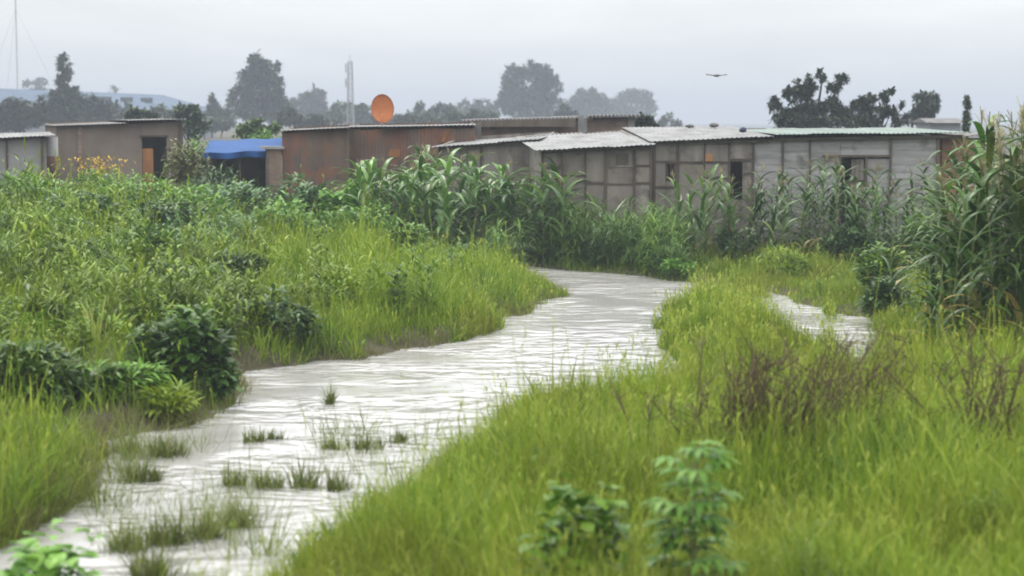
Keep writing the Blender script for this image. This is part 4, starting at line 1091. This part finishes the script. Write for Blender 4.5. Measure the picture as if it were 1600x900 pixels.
def bush(label, u, Y, vtop, wpx, mat, n=420, leafL=.14, leafW=.07, seed=0, name='bush', cat='bush', group=None, stem=None, **kw):
    x = At(u, vtop, Y)[0]; zg = float(hgt(x, Y)); h = max(.25, At(u, vtop, Y)[2] - zg)
    f_, s_ = bush_geo(wpx / 2 * Y / F, h, n, leafL, leafW, seed, **kw)
    rt = empty(name, label, cat, (x, Y, zg - .02), 0, group)
    build('foliage', f_, mat, rt); build('stems', s_, stem or M['stalk'], rt)
    return rt

bush('dark broad leaved bush overhanging the water, left of the stream bend', 287, 21.6, 478, 150, M['bush_deep'], 1500, .16, .075, 1, ncl=16)
bush('brighter leafy crown leaning over the dark overhanging bush', 300, 22.8, 472, 105, M['bush_mid'], 380, .15, .08, 2)
bush('dark bush in the middle of the grassy left bank', 428, 25.8, 446, 125, M['bush_dark'], 620, .13, .06, 3)
bush('low dark bush at the left picture edge above the reed clump', 35, 19.8, 538, 190, M['bush_deep'], 1300, .15, .06, 4, ncl=16)
bush('low dark green bush with small leaves right of the grey stake', 135, 20.2, 562, 130, M['bush_deep'], 800, .15, .05, 5, ncl=14)
bush('loose yellow green weed bush at the water edge beside the overhanging bush', 200, 20.4, 565, 150, M['bush_mid'], 700, .14, .045, 6)
bush('light green weed bush spilling into the shallow water', 268, 20.2, 600, 110, M['grass_bank'], 520, .16, .035, 7)
bush('small dark bush on the stream bank edge right of the big overhanging bush', 338, 21.4, 556, 76, M['bush_dark'], 420, .13, .06, 33)
bush('bush with yellow orange flower heads before the mud house', 160, 47, 250, 100, M['bush_mid'], 700, .16, .08, 8)
x = At(160, 250, 47)[0]; rt8 = bpy.data.objects[[o.name for o in bpy.data.objects if o.get('label', '').startswith('bush with yellow')][0]]
rg = np.random.default_rng(8); k = 230
pp = np.stack([rg.normal(0, .38, k), rg.normal(-.3, .3, k), rg.uniform(.65, 1.02, k) * (At(160, 248, 47)[2] - rt8.location[2])], -1)
v, q, ix = ribbons(pp, rg.uniform(.06, .12, k), rg.uniform(0, 6.28, k), rg.uniform(.4, 1.4, k), rg.uniform(0, .5, k), rg.uniform(.03, .06, k), 2, 'leaf')
build('blossoms', Geo().add(v, q, rg.random(k)[ix]), M['flower'], rt8)
bush('brownish green upright shrub covering the mud house doorway side', 288, 48, 216, 84, M['bush_brown'], 1100, .15, .07, 9, ncl=14)
bush('dark mounded bush before the pale panel shed', 90, 41, 278, 150, M['bush_mid'], 900, .15, .07, 10)
bush('rounded dark green bush mound left of the mid slope grass', 130, 37, 296, 150, M['bush_dark'], 1300, .15, .07, 11)
bush('broad bluish leafy bush below the blue tarpaulin', 365, 43, 272, 150, M['weed_blue'], 1100, .2, .09, 12)
bush('bluish leafy bush below the red brown iron shack', 470, 43, 268, 130, M['weed_blue'], 1000, .2, .09, 13)
bush('bright green leafy bush at the foot of the iron shack', 545, 42.5, 268, 90, M['bush_bright'], 800, .18, .08, 14)
bush('low bluish bush in the hollow below the tarpaulin bush', 385, 38, 322, 150, M['weed_blue'], 800, .16, .07, 15)
bush('mid green tangled bush on the upper left slope', 60, 34, 330, 170, M['bush_mid'], 1300, .16, .06, 16)
bush('tangled leafy bush in the middle of the left slope', 205, 32, 352, 180, M['bush_mid'], 1300, .16, .05, 17)
bush('sprawling weed bush low on the left slope behind the yellow reed blades', 190, 28, 432, 150, M['weed'], 900, .17, .045, 18)
bush('dark green gap bush on the left slope above the dark mid bank bush', 370, 30, 390, 110, M['bush_dark'], 650, .14, .05, 19)
bush('round bush at the water edge before the maize clump', 1058, 38.6, 398, 62, M['bush_bright'], 520, .12, .05, 20)
bush('rounded bushy plant left of the tall dark maize', 1375, 33, 372, 90, M['bush_mid'], 900, .14, .07, 21)
bush('dark leafy bush under the yellow withered leaf by the maize', 1395, 30, 428, 90, M['bush_dark'], 700, .14, .07, 22)
bush('dark bush between low maize and thin maize on the far bank', 1150, 41, 345, 70, M['bush_dark'], 500, .14, .06, 23)
for (u, Y, vt, w, mt, lab) in (
    (312, 50, 214, 60, 'bush_mid', 'tall green shrub in the gap between the mud house and the blue tarpaulin'),
    (345, 46, 256, 110, 'weed_blue', 'bluish bush in front of the dark tarpaulin opening'),
    (400, 62, 196, 90, 'bush_bright', 'light green leafy shrub showing above the blue tarpaulin'),
    (30, 39, 282, 120, 'bush_mid', 'leafy mound at the left edge under the pale panel shed'),
    (215, 41, 268, 120, 'bush_mid', 'leafy green mound right of the yellow flowering bush'),
    (300, 39, 292, 130, 'bush_mid', 'spreading leafy mound below the brownish upright shrub'),
    (250, 36, 318, 130, 'bush_dark', 'dark weed mound in the upper middle of the left slope'),
    (30, 30, 395, 130, 'weed', 'narrow leaved weed mound behind the grey stake'),
    (110, 30, 388, 100, 'bush_dark', 'dark hollow bush above the pale reed blades'),
    (290, 29, 415, 120, 'bush_dark', 'leafy mound between dark hollow bush and the grassy slope'),
    (445, 37, 318, 120, 'bush_bright', 'bright leafy mound at the top of the grassy slope'),
    (560, 38.5, 312, 130, 'bush_bright', 'bright leafy mound before the dense maize'),
    (640, 38.5, 338, 90, 'bush_mid', 'small leafy mound at the foot of the dense maize'),
    (90, 25, 470, 120, 'weed', 'weed mound just right of the grey stake'),
    (250, 25.5, 462, 110, 'weed', 'weed mound above the big dark overhanging bush'),
    (60, 24.5, 508, 130, 'bush_mid', 'leafy mound below the grey stake'),
    (720, 41.5, 372, 80, 'bush_dark', 'dark low bush at the water end of the dense maize'),
    (1215, 38, 388, 90, 'grass_bank', 'yellow green grassy hump on the far bank below the plank wall'),
    (1010, 41.3, 352, 80, 'bush_bright', 'bright bushy plant between low maize and the maize clump'),
    (1330, 40, 352, 80, 'bush_dark', 'dark leafy bush in front of the open plank door'),
    (1445, 37, 330, 70, 'bush_mid', 'leafy bush at the right end of the thin maize row')):
    bush(lab, u, Y, vt - (13 if u < 480 and Y < 45 else 0), w * 1.15, M[mt], 1150, (.15 if mt[0] == 'b' else .2), (.06 if mt[0] == 'b' else .03), 50 + u, ncl=13)
# foreground
bush('dark broad leaved plant in the bottom foreground grass', 905, 11.3, 745, 150, M['bush_mid'], 330, .11, .085, 30, ncl=14, S=4)
bush('bright heart leaved sapling at the bottom left corner', 92, 11.6, 795, 150, M['bush_bright'], 260, .14, .12, 31, ncl=12, S=4, droop=(1.0, 2.0))
bush('small fresh green weed among the near grass, left of the dark plant', 858, 15, 700, 70, M['bush_bright'], 120, .1, .06, 32)

# cassava-like plant with tiers of drooping leaflets
Y = 11.4; x = At(1085, 690, Y)[0]; zg = float(hgt(x, Y)); h = At(1085, 690, Y)[2] - zg
rt = empty('cassava_plant', 'bright green plant with tiers of drooping fingered leaves in the foreground grass', 'plant', (x, Y, zg))
rg = np.random.default_rng(44); g = Geo(); lf = Geo()
g.tube([(0, 0, 0), (.01, .01, h * .5), (0, 0, h * .93)], [.014, .012, .007], 6)
for i in range(60):
    t = rg.uniform(.15, .97); a = rg.uniform(0, 6.28); ln = rg.uniform(.10, .21) * (1.25 - .5 * t)
    tip = np.array([ln * math.cos(a), ln * math.sin(a), h * t + rg.uniform(.0, .09)])
    g.tube([(0, 0, h * t - .05), tip * (.5, .5, 1) + np.array([0, 0, -.0]), tip], [.004, .003, .003], 4)
    k = 6; az = a + np.linspace(-1.5, 1.5, k)
    v, q, ix = ribbons(np.tile(tip, (k, 1)), rg.uniform(.12, .19, k), az, np.full(k, 1.25), rg.uniform(.8, 1.5, k), np.full(k, .045), 4, 'leaf', .25)
    lf.add(v, q, np.clip(rg.random() * .6 + rg.random(k) * .4, 0, 1)[ix])
build('stems', g, M['stalk'], rt); build('leaves', lf, M['bush_bright'], rt)

# dead brown twiggy weeds
def twigs(label, u, Y, vt, wpx, n, seed, lean=.3, name='dead_weed'):
    rg = np.random.default_rng(seed)
    x = At(u, vt, Y)[0]; zg = float(hgt(x, Y)); h = At(u, vt, Y)[2] - zg; rad = wpx / 2 * Y / F
    rt = empty(name, label, 'dead weed', (x, Y, zg))
    g = Geo(); tips = []
    for i in range(n):
        b0 = np.array([rg.uniform(-1, 1) * rad, rg.uniform(-.5, .5) * rad, 0])
        d = np.array([rg.normal(lean, .28), rg.normal(0, .25), 1.0]); hh = h * rg.uniform(.55, 1.0)
        p1 = b0 + d * hh * .5; p2 = p1 + (d + rg.normal(0, .18, 3)) * hh * .5
        g.tube([b0, p1, p2], [.011, .008, .004], 5); tips.append(p2)
        for _ in range(rg.integers(4, 9)):
            t = rg.uniform(.3, .98); s0 = b0 + (p1 - b0) * min(1, t * 2) if t < .5 else p1 + (p2 - p1) * (t * 2 - 1)
            e_ = s0 + np.array([rg.normal(.05, .5), rg.normal(0, .45), rg.uniform(.1, .9)]) * hh * .28
            g.tube([s0, (s0 + e_) / 2 + rg.normal(0, .01, 3), e_], [.005, .004, .002], 4); tips.append(e_); tips.append((s0 + e_) / 2)
    build('stems', g, M['twig'], rt)
    tips = np.array(tips); k = len(tips) * 3; pp = np.repeat(tips, 3, 0) + rg.normal(0, .02, (k, 3))
    v, q, ix = ribbons(pp, rg.uniform(.02, .045, k), rg.uniform(0, 6.28, k), rg.uniform(.3, 2.4, k), rg.uniform(0, 1, k), np.full(k, .013), 2, 'leaf')
    build('withered_leaves', Geo().add(v, q, rg.random(k)[ix]), M['twig'], rt)
    return rt
twigs('dense clump of dead brown stems leaning right in the near grass', 1165, 15.6, 535, 150, 56, 1, .3)
twigs('dead brown weed spreading right from the dense brown clump', 1265, 16.2, 530, 170, 26, 2, .35)
twigs('thin dead brown stems behind the brown clumps near the water gap', 1340, 18, 520, 150, 14, 3, .15)
twigs('tall dead stalk clump at the right edge below the maize', 1560, 15.5, 515, 110, 20, 4, -.05)
twigs('two lone leaning dead stalks left of the brown clump', 1000, 15.8, 560, 80, 3, 5, .3)

# grey stake
x = At(45, 500, 25.4)[0]; zg = float(hgt(x, 25.4)); h = At(45, 445, 25.4)[2] - zg
rt = empty('stake', 'thin pale grey stake standing upright in the weeds of the left bank', 'stake', (x, 25.4, zg))
build('shaft', Geo().tube([(-.03, 0, -.1), (0, 0, h)], [.015, .014], 8), M['stake'], rt)
build('cap', Geo().tube([(0, 0, h - .05), (0, 0, h + .01)], [.02, .02], 8), M['stake'], rt)

# yellow reed blades
x = At(152, 540, 24)[0]
o_ = single('reed_clump', 'clump of pale yellow green reed blades curving apart on the left bank', 'reed clump', x, 24, blades_geo(16, .1, .35, .72, .045, 1.3, 61, 6, .3, 'maize'), M['yellow_blade'])

# grass tufts standing in the water
tufts = [(570, 700, 70, 'broad low dark grass tuft in mid stream', 1.0, .22), (520, 702, 40, 'small left end tuft touching the broad mid stream tuft', .7, .16), (620, 690, 34, 'brownish thin tuft between the broad tuft and the near bank', .6, .2),
         (395, 690, 40, 'greyish tuft with debris in the shallows left of mid stream', .8, .2), (430, 686, 24, 'tiny dark tuft right of the greyish debris tuft', .6, .14),
         (212, 752, 34, 'thin upright tuft beside the left reed bank', .8, .28), (240, 752, 20, 'wispy tuft standing next to the thin upright tuft', .7, .22), (372, 758, 44, 'sparse tuft in the lower stream, left of the row', .8, .24), (420, 762, 40, 'sparse tuft in the middle of the lower stream row', .8, .26),
         (478, 762, 44, 'taller sparse tuft right in the lower stream row', .9, .34), (530, 765, 36, 'faint tuft nearest the right bank in the lower row', .7, .24), (200, 858, 60, 'dense short olive tuft in the lower left water', 1.1, .3), (260, 850, 60, 'dense olive tuft, centre of the lower left grass islet', 1.1, .34),
         (320, 840, 60, 'dense olive tuft, right part of the lower left islet', 1.1, .36), (372, 822, 50, 'leaning tuft at the tip of the lower left islet', .9, .38), (240, 905, 70, 'green tuft at the bottom edge right of the heart leaved sapling', 1.2, .34), (515, 632, 14, 'single thin dark weed stem standing in mid stream', .25, .26), (262, 712, 60, 'green low tuft at the mud spit by the left bank', 1.1, .24), (200, 705, 40, 'grey green tuft on the muddy edge of the left bank', .8, .18)]
for i, (u, v, w, lab, dn, h) in enumerate(tufts):
    p = P(u, v); r = w / 2 * p[1] / F
    g = blades_geo(int(105 * dn * (1 + (w > 48))), r * 1.15, h * .2, h * 1.0, .010, 1.5, 400 + i, 4, .45, soft=True)
    rg = np.random.default_rng(900 + i); kk_ = 3 + int(4 * dn)
    for c_ in range(kk_ + 2):
        s_g = blades_geo(int(rg.integers(6, 18)), r * .16, h * .5, h * rg.uniform(.8, 1.7), .011, 1.1, 1000 + 20 * i + c_, 4, .3)
        s_g.v[0] += np.array([rg.uniform(-.9, .9) * r, rg.uniform(-.6, .6) * r, 0])
        g.add(s_g.v[0], s_g.q[0], s_g.r[0])
    for a_ in g.v[1:]: a_[:, 2] -= .03
    g.v[0][:, 2] -= .03
    o = build('grass_tuft', g, M['grass_wet']); tag(o, lab, 'grass tuft', 'grass tufts standing in the stream'); o.location = (p[0], p[1], 0)

# ------------------------------------------------------------------ grass and undergrowth (nobody could count it)
def region(n, x0, x1, y0, y1, ok):
    x = rng.uniform(x0, x1, n); y = rng.uniform(y0, y1, n)
    k = (np.abs(x) < y * .285 + 1.2) & ok(x, y)
    return x[k], y[k]

def grass(name, label, x, y, h, w, mat, S=4, bend=1.0, tilt=.22, seeds=0.0, wind=.12, cat='grass', rbias=None):
    n = len(x); z = hgt(x, y)
    base = np.stack([x, y, z - .02], -1)
    az = rng.uniform(0, 6.28, n)
    v, q, ix = ribbons(base, h, az, np.abs(rng.normal(0, tilt, n)), rng.uniform(.05, bend, n), w, S, 'grass', 0, rng.normal(0, .6, n))
    r = rng.beta(2, 2.4, n)
    if rbias is not None: r = np.clip(r + rbias, 0, 1)
    g = Geo().add(v, q, r[ix])
    if seeds:
        k = rng.random(n) < seeds; b_ = base[k]; m_ = k.sum(); hh = h[k] * rng.uniform(1.0, 1.3, m_)
        v, q, ix = ribbons(b_, hh, az[k], np.abs(rng.normal(0, .12, m_)), rng.uniform(.05, .5, m_), np.full(m_, .004) * (y[k] / 14), 4, 'flat')
        g.add(v, q, np.clip(rng.uniform(.6, 1, m_), 0, 1)[ix])
        top = v.reshape(m_, 5, 2, 3)[:, 4, 0]
        for j in range(2):
            v2, q2, ix2 = ribbons(top - np.array([0, 0, .05 * j]), rng.uniform(.05, .11, m_), rng.uniform(0, 6.28, m_), rng.uniform(.1, .7, m_), rng.uniform(.2, 1, m_), np.full(m_, .010) * (y[k] / 14), 2, 'leaf')
            g.add(v2, q2, rng.uniform(.6, 1, m_)[ix2])
    return tag(build(name, g, mat), label, cat, None, 'stuff')

# near right bank
okr = lambda x, y: (sdf(x, y) > -.08) & (x > -3.0 + (y - 10) * .12) & ~((x > 8.0) & (y > 26)) & ~((x > 2.1) & (x < 4.3) & (y > 23.4))
x, y = region(310000, -3.2, 9, 8.4, 31, okr)
keep = rng.random(len(x)) < np.clip(16 / y, .25, 1) ** .6; x, y = x[keep], y[keep]
hh = (.33 + .15 * snoise(x, y, .9) + .15 * snoise(y, x, 3.1) + .09 * snoise(x, y, 8)) * rng.gamma(9, 1 / 9, len(x)) * (.55 + .45 * sst(0, 1.0, sdf(x, y))) + .05
grass('grass', 'tall yellow green grass covering the near right bank', x, y, np.maximum(hh, .1), (.0045 + .0045 * rng.gamma(1.3, 1, len(x))) * (y / 13) ** .7, M['grass_near'], 4, 1.5, .26, .06, rbias=.16 * snoise(x, y, 1.1) + .12 * snoise(y, x, 4))
# left bank: bright slope
okl = lambda x, y: (sdf(x, y) > .10 + .16 * snoise(x, y, 2.2)) & (x < 1.8) & (y > 14) & ((y > 21) | (x < -1.5)) & ((y > 17.6) | (x > -1)) & ((y < 41.5) | (x < -2.5))
x, y = region(260000, -13, 2, 14, 47, okl)
u_ = x / y * F + 800
keep = rng.random(len(x)) < np.where(u_ > 400, 1, .3); x, y = x[keep], y[keep]
hh = (.40 + .22 * snoise(x, y, 1.1) + .18 * snoise(y, x, 2.6) + .10 * snoise(x, y, 6)) * rng.gamma(9, 1 / 9, len(x)) * (.5 + .5 * sst(0, 1.0, sdf(x, y)))
grass('grass', 'bright fine grass on the left bank slope beside the stream', x, y, np.maximum(hh, .1), (.008 + .006 * rng.gamma(1.3, 1, len(x))) * (y / 26) ** .6, M['grass_bank'], 4, 1.6, .3, .05, rbias=.2 * snoise(x, y, .9) + .12 * snoise(y, x, 3))
# brown bent grass at the very edge of the left bank
oke = lambda x, y: (sdf(x, y) > -.10) & (sdf(x, y) < .32) & (snoise(y, x, 2.4) > -.15) & (x < 1.7) & (y > 13.5)
x, y = region(110000, -8, 2, 13.5, 40, oke)
grass('grass', 'brownish olive grass fringe hanging over the left water edge', x, y, rng.uniform(.12, .34, len(x)), rng.uniform(.009, .016, len(x)), M['grass_base'], 3, 1.6, .5)
# left foreground clump
okc = lambda x, y: (sdf(x, y) > -.1) & (y < 17.6) & (x < -1.8)
x, y = region(60000, -7.5, -2, 12.5, 19, okc)
grass('grass', 'tall yellow green reed grass on the left foreground bank', x, y, np.clip((.27 + .18 * snoise(x, y, 3) + .14 * snoise(y, x, 7)) * rng.gamma(7, 1 / 7, len(x)), .1, .85), rng.uniform(.008, .018, len(x)), M['grass_near'], 5, 1.6, .36, .03, rbias=.25 * snoise(x, y, 2.5))
x, y = region(60000, -7.5, -2, 12.5, 19, lambda x, y: okc(x, y) & (sdf(x, y) < .9))
grass('grass', 'olive brown lower grass under the left foreground reeds', x, y, rng.uniform(.15, .40, len(x)), rng.uniform(.009, .017, len(x)), M['grass_base'], 4, 1.6, .5)
# far bank strip
okf = lambda x, y: (sdf(x, y) > -.02) & (x > -1.0) & (y > 30) & (y < 45)
x, y = region(90000, -1, 13, 30, 45, okf)
hh = (.30 + .12 * snoise(x, y, .9)) * rng.uniform(.6, 1.3, len(x)) * (.4 + .6 * sst(0, .8, sdf(x, y)))
grass('grass', 'low yellow green grass on the far bank before the shacks', x, y, np.maximum(hh, .1), rng.uniform(.011, .02, len(x)), M['grass_near'], 3, 1.2, .28, .02, rbias=.1 * snoise(x, y, 1.3))
# island
oki = lambda x, y: (sdf(x, y) > -.1) & (x > 2.1) & (x < 4.3) & (y > 22.5) & (y < 33.2)
x, y = region(105000, 2, 5.2, 22.5, 33.2, oki)
hh = rng.uniform(.3, .66, len(x)) * (.75 + .3 * snoise(x, y, 1.2) + .3 * snoise(y, x, 4) + .12 * sst(28, 30, y)) * (.6 + .4 * sst(0, .8, sdf(x, y))) * (1 - .6 * sst(3.5, 4.3, x) * (1 - sst(24.5, 23.4, y)))
grass('grass', 'olive grass on the tongue of land between the two water arms', x, y, np.maximum(hh, .12), rng.uniform(.009, .016, len(x)), M['grass_near'], 4, 1.0, .22, .05, rbias=-.08)
def inarm(x, y):
    u = x / y * F + 800; return (y > 24) & (y < 36) & (sdf(x, y) < .1) & (((u > 1290) & (u < 1306)) | ((u > 1085) & (u < 1196) & (y > 30)) | ((u > 1380) & (u < 1450)))
x, y = region(160000, 2.8, 7, 24, 36, inarm)
keep = rng.random(len(x)) < .5; x, y = x[keep], y[keep]
grass('grass', 'flooded grass standing in the right water arm between the open patches', x, y, rng.uniform(.22, .62, len(x)) * (.9 + .4 * snoise(x, y, 3)), rng.uniform(.009, .018, len(x)), M['grass_near'], 4, 1.2, .3, .05, rbias=-.1)
# thin stems standing in the wide water
def inwater(x, y):
    u = x / y * F + 800; return (sdf(x, y) < -.02) & (u > 815) & (u < 1068) & (y > 20.5) & (y < 29.5) & (snoise(x, y, 1.3) > -.1 + (y - 21) * .06)
x, y = region(5200, -.2, 3, 20.5, 29.5, inwater)
grass('reeds', 'thin dark reed stems standing in the wide pale water', x, y, rng.uniform(.15, .45, len(x)), rng.uniform(.006, .010, len(x)), M['grass_wet'], 3, .5, .1, cat='reeds')
# flooded grass breaking up the lower stream
def flooded(x, y):
    v = HORIZON + CAMH * F / y; u = x / y * F + 800; nn = snoise(x, y, 2.6) + .6 * snoise(y, x, 6)
    a = (u > 330) & (u < 620) & (v > 735) & (v < 792) & (nn > .12)
    b = (u > 140) & (u < 430) & (v > 785) & (v < 880) & (nn > -.1)
    c = (u > 480) & (u < 680) & (v > 672) & (v < 722) & (nn > -.05)
    d = (u > 165) & (u < 330) & (v > 672) & (v < 760) & (nn > .25)
    return a | b | c | d
x, y = region(60000, -4.5, 0, 13, 21, flooded)
keep = rng.random(len(x)) < .75; x, y = x[keep], y[keep]
grass('grass', 'patches of half drowned olive grass breaking up the lower stream', x, y, .30 * rng.gamma(5, 1 / 5, len(x)) + .22, rng.uniform(.006, .013, len(x)), M['grass_wet'], 4, 1.6, .4)
# shallow wisps low in the stream
def inlow(x, y):
    return (sdf(x, y) < .02) & (y < 23.5) & (snoise(x, y, 1.7) > np.where(sdf(x, y) > -.5, -.05, np.where(y < 18.5, .12, .5)))
x, y = region(24000, -5, 1.5, 11, 24, inlow)
grass('reeds', 'wispy grass blades growing out of the shallow stream margins', x, y, rng.uniform(.08, .26, len(x)), rng.uniform(.005, .009, len(x)), M['grass_wet'], 3, .7, .15, cat='reeds')

# leafy undergrowth of the left bank
def weed_variant(seed, n, h, leafL, leafW):
    rg = np.random.default_rng(seed); V = Geo()
    ns = 9; a = rg.uniform(0, 6.28, ns); tl = np.abs(rg.normal(0, .3, ns)); hs = h * rg.uniform(.6, 1.1, ns)
    for i in range(ns):
        d = np.array([math.sin(tl[i]) * math.cos(a[i]), math.sin(tl[i]) * math.sin(a[i]), math.cos(tl[i])])
        k = n // ns; t = rg.uniform(.15, 1, k); b_ = d * (hs[i] * t)[:, None] + rg.normal(0, .03, (k, 3))
        b_[:, 2] = np.maximum(b_[:, 2], .01)
        v, q, ix = ribbons(b_, leafL * rg.uniform(.6, 1.3, k), rg.uniform(0, 6.28, k), rg.uniform(.3, 1.4, k), rg.uniform(.3, 1.6, k), leafW * rg.uniform(.7, 1.3, k), 4, 'maize', .25)
        V.add(v, q, rg.random(k)[ix])
    v, q, r, _ = V.arrays(); return v, q, r
protos = []
for i in range(5):
    v, q, r = weed_variant(560 + i, 230, 1.15 + .12 * (i % 3), .46, .03)
    rt = empty('leafy_clump', 'bright leafy fodder clump in the low stand at the far water edge', 'fodder plant', (0, 0, 0), 0, 'low leafy stand at the far water edge')
    build('leaves', Geo().add(v, q, r * .8), M['maize_bright'] if i % 2 else M['fodder'], rt); protos.append(rt)
rgm = np.random.default_rng(19)
field(spread(52, -.5, 4.1, 38.5, 43.1, .34, rgm, lambda x, y: sdf(x, y) > .1 and (776 - 800) / F < x / y < (1064 - 800) / F), protos, rgm, .62, 1.05)
va = [weed_variant(500 + i, 130, .7, .19, .02) for i in range(5)]
vb = [weed_variant(520 + i, 130, .55, .10, .042) for i in range(5)]
rgw = np.random.default_rng(77)
oku = lambda x, y: sdf(x, y) > .45 and not (y < 23.2 and x / y * F + 800 < 330 and snoise(x, y, 2.5) < .15) and abs(x) < .285 * y + 1 and (x / y * F + 800 < 420 + 150 * snoise(x, y, .6) or y > 38.0 or snoise(y, x, 1.5) > .5) and x < -.6
pts = np.array(spread(760, -13.5, -.5, 19.5, 47, .34, rgw, oku, 60000))
pz_ = hgt(pts[:, 0], pts[:, 1]); P3 = np.column_stack([pts, pz_ - .03])
bluish = (pts[:, 0] / pts[:, 1] * F + 800 > 300) & (pts[:, 1] > 36) | (snoise(pts[:, 0], pts[:, 1], .5) > .8)
g = Geo(); A_ = P3[~bluish]; scatter(g, va + vb, A_, rgw.uniform(0, 6.28, len(A_)), rgw.uniform(.7, 1.25, len(A_)) * (1.05 + .5 * snoise(A_[:, 0], A_[:, 1], 1.6)), rgw.random(len(A_)))
tag(build('undergrowth', g, M['weed']), 'tangled green weeds covering the left bank up to the shacks', 'undergrowth', None, 'stuff')
g = Geo(); B_ = P3[bluish]; scatter(g, vb, B_, rgw.uniform(0, 6.28, len(B_)), rgw.uniform(.8, 1.3, len(B_)), rgw.random(len(B_)))
tag(build('undergrowth', g, M['weed_blue']), 'bluish green broad leaved weeds below the tarpaulin and iron shack', 'undergrowth', None, 'stuff')
# weeds on the right and far bank
oku2 = lambda x, y: sdf(x, y) > .3 and abs(x) < .285 * y + 1 and ((y > 33 and x > 3) or (y > 22 and x > 5.4) or (y < 22 and x > .6 + (22 - y) * .05 and snoise(x, y, 1.2) > .45))
pts = np.array(spread(170, 0, 12, 11, 44, .4, rgw, oku2, 20000))
P3 = np.column_stack([pts, hgt(pts[:, 0], pts[:, 1]) - .03])
g = Geo(); scatter(g, va, P3, rgw.uniform(0, 6.28, len(P3)), rgw.uniform(.45, .8, len(P3)), rgw.random(len(P3)))
tag(build('undergrowth', g, M['weed']), 'low leafy weeds scattered through the grass of the right and far banks', 'undergrowth', None, 'stuff')
